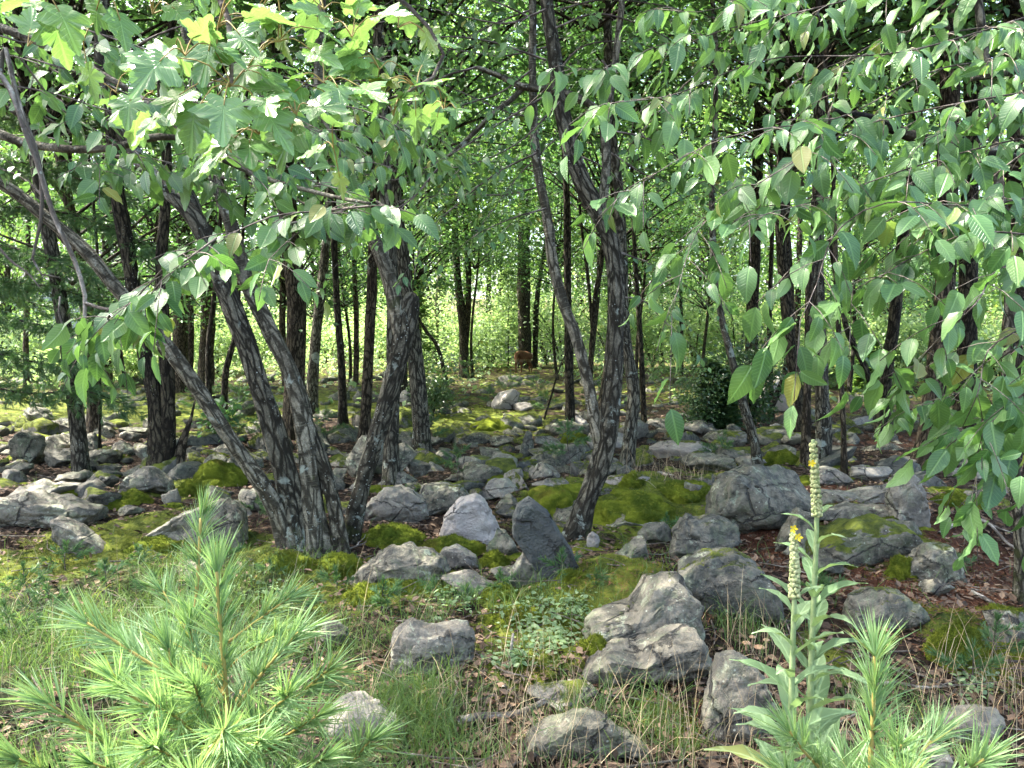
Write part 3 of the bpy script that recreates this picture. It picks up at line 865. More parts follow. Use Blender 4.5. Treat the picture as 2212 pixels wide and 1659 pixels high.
for b in [(1484, 1596, 982, 1024), (1474, 1562, 910, 948), (1536, 1618, 930, 968), (1600, 1660, 985, 1012), (1700, 1760, 935, 965), (1660, 1720, 915, 940), (1400, 1470, 905, 930), (1420, 1490, 950, 975), (1850, 1930, 1010, 1040), (1910, 1990, 985, 1015),
          (1660, 1730, 960, 1000), (1795, 1850, 960, 985), (2060, 2130, 1010, 1040), (2120, 2200, 1040, 1070), (1480, 1530, 1040, 1080), (1950, 2010, 1000, 1032), (2100, 2160, 950, 980), (1560, 1610, 895, 915)]:
    R('rock', L_R, *b, .85, float(RNG.uniform(.0, .45)), float(RNG.uniform(-.15, .3)), None, 10, 0, 4, G_R)

# the stone field beyond: shared shapes, own size and turn
proto = []
for k in range(12):
    rr = np.random.RandomState(500 + k)
    V, Fc = rock_shape(rr, (1, rr.uniform(.7, 1), rr.uniform(.45, .8)), 3, 10)
    proto.append(build_mesh('stone', V, Fc, ROCK))
ZONES = [(lambda x, y: x < -0.26 * y, 'grey fieldstone sunk in the mossy ground under the white pine boughs', 'fieldstones under the white pine'),
         (lambda x, y: x < 0.03 * y, 'small grey fieldstone on the shaded floor behind the birch clump', 'fieldstones behind the birch clump'),
         (lambda x, y: x < 0.22 * y, 'small grey fieldstone on the shaded floor behind the forked tree', 'fieldstones behind the forked tree'),
         (lambda x, y: True, 'small grey fieldstone on the leaf litter beyond the rock outcrop', 'fieldstones beyond the outcrop')]
rs = np.random.RandomState(77)
cnt = 0
spare = []
for tries in range(14000):
    if cnt >= 700: break
    near = cnt < 300
    y = 6.8 + 9 * rs.rand() ** 1.2 if near else 10 + 20 * rs.rand() ** 1.2
    x = rs.uniform(-0.70, 0.70) * y
    s = rs.uniform(.34, .72) if rs.rand() < 0.3 else rs.uniform(.17, .42)
    if y > 12: s *= 1.25
    if any((x - a) ** 2 + (y - b) ** 2 < (c * .82 + s * .27) ** 2 for a, b, c in ROCKS): continue
    if x > 1.2 and y < 8.5 and rs.rand() < .8: continue
    if x > 0.3 * y and rs.rand() < .45: continue
    k = rs.randint(12)
    loc = Vector((x, y, Hs(x, y) + s * rs.uniform(-.08, .10)))
    rot = (rs.normal(0, .22), rs.normal(0, .22), rs.uniform(0, 6.28))
    scl = (s * rs.uniform(.8, 1.35), s * rs.uniform(.8, 1.2), s * rs.uniform(.7, 1.25))
    mo, ti = float(rs.uniform(.0, .8)), float(np.clip(rs.normal(-.05, .3), -.7, .6))
    ROCKS.append((x, y, s * .46))
    cnt += 1
    if not near:
        spare.append((k, loc, rot, scl)); continue
    o = link('fieldstone', proto[k], None, loc)
    o.rotation_euler = rot
    o.scale = scl
    o['moss'] = mo; o['tint'] = ti
    adj = 'moss-capped' if mo > .52 else 'dark' if ti < -.3 else 'pale' if ti > .18 else 'grey'
    for f, lb, gp in ZONES:
        if f(x, y):
            tag(o, lb.replace('grey', adj), 'rock', adj + ' ' + gp); break
from mathutils import Euler
G = []
for k, loc, rot, scl in spare:
    V, Fc = rock_shape(np.random.RandomState(800 + k), (1, .85, .62), 2, 10)
    Mx = np.array((Matrix.Translation(loc) @ Euler(rot).to_matrix().to_4x4() @ Matrix.Diagonal((*scl, 1))))
    G.append((V @ Mx[:3, :3].T + Mx[:3, 3], Fc))
V, Fc, _ = cat_geo(G)
o = link('far_stones', build_mesh('far_stones', V, Fc, ROCK))
o['moss'] = .45; o['tint'] = -.3
tag(o, 'far scatter of small stones on the shaded forest floor', 'stones', kind='stuff')

# ------------------------------------------------------------------ moss cushions
def tri_blades(P, N, ln, wd, rng, jitter=0.5):
    """one thin triangle per point along its (jittered) normal"""
    n = len(P)
    d = nrm(N + rng.normal(0, jitter, (n, 3)))
    side = nrm(np.cross(d, rng.normal(size=(n, 3))))
    L = (ln * rng.uniform(.6, 1.3, n))[:, None]
    V = np.stack([P - side * wd / 2, P + side * wd / 2, P + d * L], 1).reshape(-1, 3)
    Fc = np.arange(3 * n).reshape(-1, 3)
    return V, Fc, {'rnd': np.repeat(rng.rand(n), 3)}


def moss_mound(label, u0, u1, v0, v1, deep=.8, dd=0.0, group=None):
    uc = (u0 + u1) / 2
    g = gnd(uc, v1)
    d = g[1] + dd
    w = (u1 - u0) * d / F
    rng = np.random.RandomState(int(uc * 7 + v1) % 9999)
    th = w * deep
    top = at(uc, v0, d + th * .35)
    zb = Hs(g[0], d) - 0.04 if dd == 0 else at(uc, v1, d)[2] - 0.02
    h = max((top[2] - zb) * .82, .05)
    V, Fc = ico(4)
    P = V.copy()
    seed = rng.randint(9999)
    lump = fbm(V * 2.4 + 2, 3, seed)
    fine = fbm(V * 9, 2, seed + 3)
    P = P * (1 + .20 * lump + .07 * fine)[:, None]
    P[:, 2] = np.where(P[:, 2] > 0, P[:, 2] ** 0.9 if False else P[:, 2], P[:, 2] * .25)
    P = P * np.array([w * .58, th * .62, h])
    N = nrm(P / np.array([w * .5, th * .5, h]) ** 2)
    base = np.array([at(uc, v1, d)[0], d + th * .42, zb])
    root = thing('moss_cushion', label, 'moss', base, group)
    part(root, 'cushion', P + base, Fc, MOSS, base, fattr={'rnd': np.zeros(len(P))})
    nb = int(min(9000, 2500 + 16000 * w * h * 4))
    f = Fc[rng.randint(len(Fc), size=nb)]
    bc = rng.dirichlet((1, 1, 1), nb)
    pp = (P[f] * bc[..., None]).sum(1)
    nn = nrm((N[f] * bc[..., None]).sum(1))
    k = pp[:, 2] > -.02
    B = tri_blades(pp[k], nn[k], .018, .006, rng)
    part(root, 'moss_fronds', B[0] + base, B[1], MOSS, base, kind='stuff', smooth=False, fattr=B[2])


M = moss_mound
M('sunny yellow-green moss bank to the left of the forked tree', 1126, 1300, 1044, 1116, .8)
M('sunny yellow-green moss bank to the right of the forked tree', 1286, 1476, 1060, 1140, .7)
M('low mound of bright moss beyond the sunny moss bank', 1420, 1560, 1036, 1082, .7)
M('humped moss cushion right of the birch clump roots', 774, 896, 1128, 1184, .7)
M('flat moss cushion below the upright sun-tinted stone', 892, 1038, 1158, 1208, .6)
M('small square moss cushion between the layered rock and the slate slab', 1040, 1098, 1184, 1228, .8)
M('round moss cushion in the grass below the layered rock', 736, 832, 1260, 1318, .8)
M('ragged moss skirt along the foot of the layered rock', 800, 960, 1248, 1290, .5)
M('green moss tussock at the roots of the birch clump', 676, 776, 1192, 1246, .8)
M('moss cushion beside the domed mottled boulder', 208, 306, 1056, 1100, .8)
M('moss cushion against the long sloping grey slab', 266, 394, 1152, 1204, .6)
M('pair of mossy humps right of the double dark trunk', 374, 434, 1030, 1076, .8)
M('bright moss mat behind the mossy humps by the double trunk', 418, 508, 990, 1046, .8)
M('lumpy yellow moss cushion right of the pine sapling leader', 2026, 2146, 1340, 1458, .8)
M('thick dark moss on the hump under the sagging slab', 1868, 2034, 1116, 1198, .6, .18)
M('moss pad on the outcrop just right of the mullein', 1776, 1876, 1176, 1236, .7, .05)
M('moss patch hanging on the low end of the outcrop', 1926, 1992, 1196, 1256, .6)
M('mossy knob behind the forked tree base', 1342, 1402, 1016, 1060, .8)
M('round moss cap among the stones left of the outcrop', 1656, 1722, 966, 1004, .8)
M('low moss mat on the litter beyond the split pale block', 2026, 2136, 1062, 1100, .7)
M('moss strip on the rock beside the long fallen branch', 2116, 2240, 1304, 1342, .6)
M('moss tuft growing at the base of the dark slate slab', 1206, 1290, 1226, 1264, .7)
M('dark moss clump under the edge of the big lichen-crusted boulder', 1232, 1350, 1372, 1446, .6)
M('moss hump in the hollow left of the forked tree', 1216, 1270, 926, 962, .8)
M('low green moss mat left of the birch clump', 540, 660, 1190, 1240, .7)
M('mossy stone hump behind the left stem of the forked tree', 1020, 1100, 902, 932, .9)
M('flat pale moss patch right of the standing square block', 1060, 1180, 1310, 1350, .6)

# small cushions between the stones (shared shapes)
MP = []
for k in range(5):
    rr = np.random.RandomState(640 + k)
    V, Fc = ico(4)
    P = V * (1 + .18 * fbm(V * 2.4 + 2, 3, 640 + k) + .05 * fbm(V * 9, 2, 650 + k))[:, None]
    P[:, 2] = np.where(P[:, 2] > 0, P[:, 2] * .5, P[:, 2] * .15)
    a = build_mesh('cushion', P, Fc, MOSS, fattr={'rnd': np.zeros(len(P))})
    f = Fc[rr.randint(len(Fc), size=3500)]
    bc = rr.dirichlet((1, 1, 1), 3500)
    pp = (P[f] * bc[..., None]).sum(1)
    B = tri_blades(pp, nrm(pp), .075, .022, rr)
    MP.append((a, build_mesh('moss_fronds', B[0], B[1], MOSS, smooth=False, fattr=B[2])))
rs = np.random.RandomState(79)
MZ = [(lambda x, y: x < -0.2 * y, 'small moss cushion between the stones left of the birch clump', 'moss cushions left of the birch clump'),
      (lambda x, y: x < 0.06 * y, 'small moss cushion between the stones below and behind the birch clump', 'moss cushions around the birch clump'),
      (lambda x, y: x < 0.3 * y, 'small moss cushion between the stones around the forked tree', 'moss cushions around the forked tree'),
      (lambda x, y: True, 'small moss cushion on the needle litter around the outcrop', 'moss cushions around the outcrop')]
near = [r for r in ROCKS if 4.0 < r[1] < 12.5 and abs(r[0]) < .68 * r[1]]
for k in range(85):
    x0, y0, r0 = near[rs.randint(len(near))]
    a = rs.uniform(3.3, 6.1)
    x, y = x0 + math.cos(a) * r0 * 1.05, y0 + math.sin(a) * r0 * 1.05
    s = rs.uniform(.06, .17)
    for f, lb, gp in MZ:
        if f(x, y): break
    root = thing('moss_cushion', lb, 'moss', (x, y, Hs(x, y) - .01), gp)
    root.rotation_euler = (0, 0, rs.uniform(0, 6.28))
    root.scale = (s * rs.uniform(.8, 1.5), s, s * rs.uniform(.7, 1.2))
    for nm, me in zip(('cushion', 'moss_fronds'), MP[k % 5]):
        o = link(nm, me, root)
        if nm == 'moss_fronds': o['kind'] = 'stuff'

# ------------------------------------------------------------------ leaves
def leaf_geo(kind, rng):
    """leaf in local space: base at origin, tip along +Y, normal +Z, unit length. returns V, faces(list), uv"""
    if kind == 'birch':
        ys = np.array([0.0, .10, .26, .44, .62, .78, .90, 1.0])
        ws = np.array([.02, .165, .265, .28, .235, .155, .075, .004]) * rng.uniform(.88, 1.12)
        fold = rng.uniform(.05, .6); droop = rng.uniform(.0, .55); wav = rng.uniform(0, .035); twist = rng.uniform(-.25, .25)
        V, uv = [], []
        for i, (y, w) in enumerate(zip(ys, ws)):
            zc = -droop * y * y
            ser = wav * (1 if i % 2 else -1)
            V += [(-w, y, zc + w * fold + ser - w * twist * y * 2), (twist * .12 * y * y, y, zc), (w, y, zc + w * fold - ser + w * twist * y * 2)]
            uv += [(.5 - w, y), (.5, y), (.5 + w, y)]
        Fq = []
        for i in range(len(ys) - 1):
            a = 3 * i
            Fq += [(a, a + 1, a + 4, a + 3), (a + 1, a + 2, a + 5, a + 4)]
        return np.array(V), [np.array(Fq)], np.array(uv)
    # maple: half outline, mirrored; three main lobes and two small basal ones
    half = [(0.0, 0.0), (.17, -.05), (.30, .02), (.26, .12), (.36, .20), (.56, .36), (.46, .42), (.42, .50), (.27, .47), (.20, .56), (.23, .70), (.14, .76), (.10, .88), (0.0, 1.0)]
    hh = []
    for (xa, ya), (xb, yb) in zip(half[:-1], half[1:]):
        hh.append((xa, ya)); t_ = rng.uniform(.35, .65)
        nx, ny = yb - ya, -(xb - xa)
        hh.append((xa + (xb - xa) * t_ + nx * .12, ya + (yb - ya) * t_ + ny * .12))
    half = [(x * rng.uniform(.92, 1.08), y) for x, y in hh + [half[-1]]]
    droop = rng.uniform(.10, .45); fold = rng.uniform(.05, .30)
    L = half[:-1] + [half[-1]] + [(-x, y) for x, y in half[-2:0:-1]]
    V = [(0.0, .30, 0.0)] + [(x, y, 0.0) for x, y in L]
    V = np.array(V)
    V[:, 2] = fold * np.abs(V[:, 0]) - droop * V[:, 1] ** 2 - .25 * np.abs(V[:, 0]) ** 2 + .03 * np.sin(V[:, 1] * 20 + V[:, 0] * 9)
    n = len(L)
    Ft = np.array([(0, 1 + k, 1 + (k + 1) % n) for k in range(n)])
    V[:, 1] += .0
    return V, [Ft], np.stack([.5 + V[:, 0] * .6, V[:, 1]], -1)


LEAF_VARS = {}
for kind, mat in (('birch', LEAF_BIRCH), ('maple', LEAF_MAPLE)):
    LEAF_VARS[kind] = []
    for k in range(7):
        g = leaf_geo(kind, np.random.RandomState(60 + k))
        LEAF_VARS[kind].append((g, build_mesh('leaf', g[0], g[1], mat, uv=g[2], fattr={'rnd': np.full(len(g[0]), k / 7.0)})))


def frames(tip, normal):
    y = nrm(tip)
    z = normal - y * (normal * y).sum(-1, keepdims=True)
    z = nrm(z)
    x = np.cross(y, z)
    return x, y, z


def leaf_objects(root, base, kind, pos, tip, normal, size, rng, name='leaf'):
    x, y, z = frames(tip, normal)
    for i in range(len(pos)):
        me = LEAF_VARS[kind][rng.randint(7)][1]
        o = bpy.data.objects.new(name, me)
        COL.objects.link(o)
        o.parent = root
        s = size[i]
        m = Matrix(((x[i, 0] * s, y[i, 0] * s, z[i, 0] * s, pos[i, 0] - base[0]),
                    (x[i, 1] * s, y[i, 1] * s, z[i, 1] * s, pos[i, 1] - base[1]),
                    (x[i, 2] * s, y[i, 2] * s, z[i, 2] * s, pos[i, 2] - base[2]), (0, 0, 0, 1)))
        o.matrix_basis = m


def leaf_cloud(pos, tip, normal, size, rng, shape='diamond', kind=None):
    """many simple leaves as one mesh: 4 triangles each (folded pointed oval), or full leaves of a kind"""
    n = len(pos)
    x, y, z = frames(tip, normal)
    if kind:
        g = LEAF_VARS[kind][2][0]
        T, Fc = g[0], g[1][0]
    else:
        f = rng.uniform(.05, .25)
        T = np.array([(0, 0, 0), (.30, .35, .30 * f), (.20, .70, .15 * f), (0, 1.0, -.10), (-.20, .70, .15 * f), (-.30, .35, .30 * f)])
        if shape == 'far':
            T = np.array([(0, 0, 0), (.36, .5, .12), (0, 1.0, -.06), (-.36, .5, .12)])
            Fc = np.array([(0, 1, 2, 3)])
        else:
            Fc = np.array([(0, 1, 2, 3), (0, 3, 4, 5)])
    V = pos[:, None, :] + size[:, None, None] * (T[None, :, 0:1] * x[:, None, :] + T[None, :, 1:2] * y[:, None, :] + T[None, :, 2:3] * z[:, None, :])
    k = len(T)
    Fa = (Fc[None] + (np.arange(n) * k)[:, None, None]).reshape(-1, Fc.shape[1])
    r = np.repeat(rng.rand(n), k)
    uv = np.tile(np.stack([.5 + T[:, 0], T[:, 1]], -1), (n, 1))
    return V.reshape(-1, 3), Fa, {'rnd': r}, uv


def spray(poly, rng, r0=.006, sub_step=.11, sub_len=(.14, .34), leaf_step=.034, leaf_len=.075, droop=.35, start=0.15, flatness=.5, front=(0, -.55, .75)):
    """leafy branch: returns (twig geos, pos, tip, normal, size)"""
    P = np.asarray(poly, float)
    L = np.linalg.norm(np.diff(P, axis=0), axis=1).sum()
    n = max(8, int(L / .05))
    Q = smooth_poly(P, n)
    T = nrm(np.gradient(Q, axis=0))
    geos = [tube(Q, np.linspace(r0, r0 * .3, n), 6, 0, 0)]
    pos, tip, nor, siz = [], [], [], []
    s = L * start
    side = 1
    cum = np.concatenate([[0], np.cumsum(np.linalg.norm(np.diff(Q, axis=0), axis=1))])
    stops = []
    while s < L:
        stops.append(s); s += sub_step * rng.uniform(.6, 1.4)
    stops.append(L * .99)
    for s in stops:
        i = min(int(np.searchsorted(cum, s)), n - 1)
        t = T[i]
        lat = nrm(np.cross(t, np.array([0, 0, 1.0])))
        side = -side
        last = s >= L * .98
        d = nrm(t * (1.0 if last else .55) + lat * side * (.1 if last else rng.uniform(.5, 1.0)) + rng.normal(0, .22, 3) * np.array([1, 1, flatness + .3]))
        ln = rng.uniform(*sub_len)
        m = max(4, int(ln / .03))
        tt = np.linspace(0, 1, m)[:, None]
        S = Q[i] + d * ln * tt + np.array([0, 0, -1.0]) * droop * ln * tt ** 2
        geos.append(tube(S, np.linspace(r0 * .35, .0011, m), 4, 0, 0))
        a = rng.uniform(.1, .3) * ln
        sd = 1
        St = nrm(np.gradient(S, axis=0))
        while a < ln + .001:
            j = min(int(a / ln * (m - 1) + .5), m - 1)
            l2 = nrm(np.cross(St[j], np.array([0, 0, 1.0])))
            sd = -sd
            end = a + leaf_step > ln
            td = nrm(St[j] * (.9 if end else .5) + l2 * sd * (.2 if end else .8) + np.array([0, 0, -1.0]) * rng.uniform(.25, 1.1) + rng.normal(0, .28, 3))
            pos.append(S[j] + td * .012); tip.append(td)
            nor.append(nrm(np.array(front) + rng.normal(0, .55, 3)))
            siz.append(leaf_len * rng.uniform(.48, 1.28))
            a += leaf_step * rng.uniform(.7, 1.4)
    return geos, np.array(pos), np.array(tip), np.array(nor), np.array(siz)


def pxpoly(pts, d=None):
    """[(u,v[,depth])] -> world points"""
    return np.array([at(p[0], p[1], p[2] if len(p) > 2 else d) for p in pts])


def leafy(root, base, sprays, kind, rng, maxobj=300, twig_mat=None, stuff_simple=False, leaf_name='leaf'):
    geos, P, T, N, S = [], [], [], [], []
    for g, p, t, n, s in sprays:
        geos += g; P.append(p); T.append(t); N.append(n); S.append(s)
    P, T, N, S = map(np.concatenate, (P, T, N, S))
    V, Fc, ex = cat_geo(geos)
    part(root, 'twigs', V, Fc, twig_mat or TWIG, base, kind='stuff', vattr={'bk': ex['bk']})
    u, v, d = to_px(P)
    inside = (u > -40) & (u < 2250) & (v > -40) & (v < 1700)
    score = S / d * np.where(inside, 1, .01)
    order = np.argsort(-score)
    a, b = order[:maxobj], order[maxobj:]
    leaf_objects(root, base, kind, P[a], T[a], N[a], S[a], rng, leaf_name)
    if len(b):
        if stuff_simple:
            V, Fc, ex, uv = leaf_cloud(P[b], T[b], N[b], S[b], rng)
        else:
            V, Fc, ex, uv = leaf_cloud(P[b], T[b], N[b], S[b], rng, kind=kind)
        part(root, 'leaves', V, Fc, LEAF_BIRCH if kind == 'birch' else LEAF_MAPLE, base, kind='stuff', uv=uv, fattr=ex)
    return len(P)


# ------------------------------------------------------------------ crowns for taller trees (shared shapes)
def crown_variant(seed, n_leaf, R=2.6, Hh=6.0, leaf=.10, mat=None, sprays=70, low=0.0, droop=.1, lshape='diamond'):
    """local space: trunk axis at x=y=0, crown base z=0, top z=Hh"""
    rng = np.random.RandomState(seed)
    pos, tip, nor, siz, limbs = [], [], [], [], []
    per = n_leaf // sprays
    for k in range(sprays):
        zc = Hh * (low + (1 - low) * rng.rand() ** .9)
        t = zc / Hh
        env = R * (0.55 + .6 * math.sin(math.pi * min(1, .18 + .82 * t)) - .45 * max(0, t - .75))
        ang = rng.uniform(0, 6.28)
        rr = env * math.sqrt(rng.uniform(.08, 1))
        c = np.array([math.cos(ang) * rr, math.sin(ang) * rr, zc])
        src = np.array([0, 0, max(0, zc - rr * rng.uniform(.35, .8))])
        mid = (src + c) / 2 + np.array([0, 0, .15 * rr]) + rng.normal(0, .1, 3)
        Q = smooth_poly(np.array([src, mid, c]), 7)
        limbs.append(tube(Q, np.linspace(.024, .004, 7), 5))
        sp = rng.uniform(.35, .75) * R / 2.6
        p = c + rng.normal(0, 1, (per, 3)) * np.array([sp, sp, sp * .28])
        dxy = p - c
        p[:, 2] -= droop * np.hypot(dxy[:, 0], dxy[:, 1])
        td = nrm(np.concatenate([dxy[:, :2], np.full((per, 1), -.25)], 1) + rng.normal(0, .4, (per, 3)))
        pos.append(p); tip.append(td)
        nor.append(nrm(np.array([0, 0, 1.0]) + rng.normal(0, .45, (per, 3))))
        siz.append(leaf * rng.uniform(.6, 1.25, per))
    V, Fc, ex, uv = leaf_cloud(np.concatenate(pos), np.concatenate(tip), np.concatenate(nor), np.concatenate(siz), rng, lshape)
    crown = build_mesh('crown', V, Fc, mat or LEAF_MID, fattr=ex)
    V, Fc, ex = cat_geo(limbs)
    lim = build_mesh('limbs', V, Fc, BARK_DARK, vattr={'bk': ex['bk']})
    return crown, lim


CROWN_MID = [crown_variant(300 + k, 6500, 2.4, 5.0, .105, LEAF_MID, 60) for k in range(5)]
CROWN_SUN = [crown_variant(340 + k, 6500, 3.2, 9.0, .17, LEAF_SUN, 80, lshape='far') for k in range(5)]


def place_crown(root, base, top, var, scale, rz, rng):
    cm, lm = var
    for nm, me in (('crown', cm), ('limbs', lm)):
        o = link(nm, me, root, Vector(np.asarray(top) - np.asarray(base)))
        o.rotation_euler = (0, 0, rz)
        o.scale = scale
        o['kind'] = 'stuff'


TREE_SPOTS = []


SLIM = .82


def trunk_pts(pts, d, lean=0.0):
    """pts: (u, v, width_px) from the ground up; d: depth of the base; lean: change of depth per metre of height"""
    out = []
    z0 = None
    for u, v, w in pts:
        dd = d
        for _ in range(2):
            p = at(u, v, dd)
            if z0 is None: z0 = p[2]
            dd = d + lean * (p[2] - z0)
        p = at(u, v, dd)
        out.append((p[0], p[1], p[2], w * SLIM * dd / F / 2))
    return np.array(out)


def tree(name, label, stems, mat, d=None, crown=None, top_z=9.0, seed=1, group=None, flare=.5, seg=18, rough=.16, lean=0.0, extend=True, cs=1.0, base_uv=None, crown_drop=3.5, mats=None, knots=0):
    s0 = stems[0][0] if isinstance(stems[0], tuple) else stems[0]
    u0, v0 = base_uv or s0[0][:2]
    g = gnd(u0, v0)
    dd = d or g[1]
    base = np.array([at(u0, v0, dd)[0], dd, 0.0])
    base[2] = Hs(base[0], dd) - .05
    root = thing(name, label, 'tree', base, group)
    rng = np.random.RandomState(seed)
    tops = []
    for k, st in enumerate(stems):
        ext = extend
        if isinstance(st, tuple): st, ext = st
        P = trunk_pts(st, dd, lean if not isinstance(lean, (list, tuple)) else lean[k])
        if k == 0 or st[0][1] >= v0 - 25:
            P[0, 2] = base[2]
        if ext and P[-1, 2] < top_z:
            a, b = P[-2], P[-1]
            dr = nrm((b - a)[:3]); dr = nrm(dr * np.array([.5, .5, 1]) + np.array([0, 0, .35]))
            q = b[:3].copy(); r = b[3]
            ex_ = []
            while q[2] < top_z:
                q = q + dr * .9 + rng.normal(0, .06, 3) * np.array([1, 1, .2])
                r = max(r * .88, .02)
                ex_.append((*q, r))
            P = np.concatenate([P, ex_])
        L = np.linalg.norm(np.diff(P[:, :3], axis=0), axis=1).sum()
        n = int(min(150, max(14, L / .07 if dd < 12 else L / .25)))
        Q = smooth_poly(P, n)
        V, Fc, ex2 = tube(Q[:, :3], np.maximum(Q[:, 3], .006), seg, rough, seed + k * 3, flare if k == 0 or st[0][1] >= v0 - 25 else 0, knots=knots)
        part(root, 'trunk' if k == 0 else 'stem', V, Fc, (mats[k] if mats else mat), base, vattr={'bk': ex2['bk']})
        tops.append(Q[-1, :3])
        TREE_SPOTS.append((P[0, 0], P[0, 1], P[0, 3]))
    if crown:
        for k, t in enumerate(tops[:2]):
            if t[2] < 5: continue
            sc = cs * rng.uniform(.9, 1.15)
            tp = t - np.array([0, 0, crown_drop * sc])
            place_crown(root, base, tp, crown[rng.randint(len(crown))], (sc, sc, sc), rng.uniform(0, 6.28), rng)
    return root, base


# --- the birch clump
rootB, baseB = tree('birch_clump', 'multi-stemmed birch clump with splayed mossy stems among the boulders',
    [[(648, 1185, 66), (628, 1090, 60), (598, 950, 57), (556, 820, 54), (516, 700, 52), (470, 580, 46), (430, 490, 46), (380, 430, 40), (320, 370, 36), (270, 290, 32), (220, 150, 30)],
     [(632, 1195, 50), (600, 1110, 42), (560, 1040, 38), (500, 950, 36), (440, 860, 35), (380, 775, 35), (325, 705, 34), (250, 620, 34), (183, 540, 33), (60, 435, 30), (-60, 330, 27)],
     [(684, 1192, 54), (676, 1080, 52), (662, 960, 50), (645, 870, 46), (615, 780, 43), (583, 715, 40), (533, 605, 36), (510, 530, 34), (493, 467, 32), (462, 380, 28), (430, 250, 24)],
     ([(742, 1196, 36), (724, 1100, 34), (700, 1010, 34), (672, 930, 30), (655, 880, 22)], False),
     ([(430, 490, 34), (418, 440, 32), (398, 405, 30), (388, 375, 26)], False)],
    BARK_GREY, crown=CROWN_MID, seed=3, seg=44, rough=.24, flare=.6, base_uv=(650, 1192), lean=[-.05, -.22, .02, .05, -.05], knots=3,
    mats=[BARK_GREY, BARK_SMOOTH, BARK_SMOOTH, BARK_GREY, BARK_GREY])
for c in list(rootB.children):
    pass
tree('broken_birch', 'thick leaning birch with a broken top beside the birch clump',
    [([(752, 1165, 44), (775, 1080, 44), (800, 985, 46), (835, 870, 50), (862, 770, 52), (878, 700, 56), (884, 655, 58), (892, 636, 34)], False),
     ([(866, 720, 44), (850, 640, 40), (825, 560, 36), (795, 490, 34), (755, 390, 32), (722, 310, 30), (690, 200, 26)], True)],
    BARK_GREY, crown=CROWN_MID, seed=11, seg=32, rough=.18, flare=.3, knots=3, mats=[BARK_GREY, BARK_SMOOTH])
# --- the forked tree
rootF, baseF = tree('forked_tree', 'forked grey-barked tree leaning out of the boulders beside the slate slab',
    [[(1240, 1172, 58), (1262, 1100, 50), (1295, 1010, 52), (1312, 930, 50), (1322, 840, 46), (1328, 740, 46), (1330, 640, 44), (1322, 540, 46), (1298, 470, 48), (1262, 400, 44), (1235, 330, 42), (1212, 230, 38), (1196, 110, 36), (1180, -20, 34)],
     [(1300, 985, 34), (1282, 900, 34), (1268, 820, 32), (1245, 730, 32), (1215, 650, 30), (1193, 560, 28), (1182, 470, 26), (1166, 390, 24), (1155, 300, 22), (1150, 150, 20), (1148, -20, 18)],
     [(1300, 470, 26), (1303, 420, 24), (1310, 350, 24), (1308, 280, 26), (1318, 200, 20), (1335, 80, 18), (1345, -30, 16)],
     ([(1308, 290, 24), (1290, 240, 20), (1250, 212, 18), (1190, 193, 18), (1130, 188, 18), (1080, 165, 15), (1030, 145, 10)], False),
     ([(1130, 190, 14), (1105, 215, 14), (1065, 245, 13), (1010, 300, 11), (960, 345, 8)], False)],
    BARK_GREY, crown=CROWN_MID, seed=5, seg=40, rough=.22, flare=.4, knots=7, mats=[BARK_GREY, BARK_SMOOTH, BARK_SMOOTH, BARK_SMOOTH, BARK_SMOOTH], lean=[0, .05, -.05, -.05, -.05])

tree('grey_tree', 'lichen-spotted straight grey trunk rising behind the broken birch', [[(845, 1052, 44), (846, 960, 38), (850, 850, 36), (848, 650, 36), (838, 500, 34), (832, 390, 32), (820, 150, 30)]], BARK_GREY, crown=CROWN_MID, seed=21, seg=24, rough=.18)
tree('double_trunk_tree', 'dark twin-trunked tree with rough bark rising from the rubble',
     [[(345, 1034, 52), (342, 960, 44), (335, 860, 40), (312, 760, 38), (290, 640, 36), (268, 500, 36), (252, 400, 34), (240, 200, 30)], [(356, 1020, 40), (362, 920, 36), (360, 800, 34), (352, 700, 32), (350, 560, 28), (360, 350, 24)]], BARK_DARK, crown=CROWN_MID, seed=31, seg=28, rough=.22)
tree('tree_snag', 'short rotten snag with a pale base beside the dark twin-trunked tree', [([(378, 1030, 30), (388, 985, 26), (400, 940, 16), (412, 905, 9), (420, 870, 5)], False)], BARK_BROWN, seed=33, seg=16, rough=.3, extend=False)
tree('leaning_tree', 'curved grey trunk standing close behind the forked tree', [[(1352, 1008, 36), (1362, 930, 34), (1368, 840, 32), (1352, 740, 30), (1345, 640, 28), (1342, 520, 30), (1335, 400, 28), (1318, 260, 24), (1312, 60, 22)]], BARK_GREY, crown=CROWN_MID, seed=41, seg=22)
# --- slender trunks on the right
tree('slender_tree', 'slender grey trunk bowing left beside the large rounded boulder', [[(1640, 1012, 26), (1628, 950, 22), (1605, 870, 22), (1582, 780, 20), (1560, 690, 18), (1545, 600, 18), (1538, 450, 16), (1545, 250, 14)]], BARK_GREY, crown=CROWN_MID, seed=51, seg=20, cs=.8)
tree('slender_tree', 'thin brown trunk standing just left of a thicker grey one behind the boulder', [[(1740, 1010, 24), (1742, 920, 22), (1745, 800, 18), (1746, 700, 18), (1750, 580, 20), (1762, 450, 18), (1770, 250, 16)]], BARK_BROWN, crown=CROWN_MID, seed=52, seg=18, cs=.8)
tree('grey_tree', 'thick flaky grey trunk behind the outcrop right of the thin brown one', [[(1776, 1000, 40), (1778, 920, 36), (1774, 820, 34), (1770, 700, 32), (1766, 520, 30), (1770, 250, 28)]], BARK_GREY, crown=CROWN_MID, seed=53, seg=22, rough=.2)
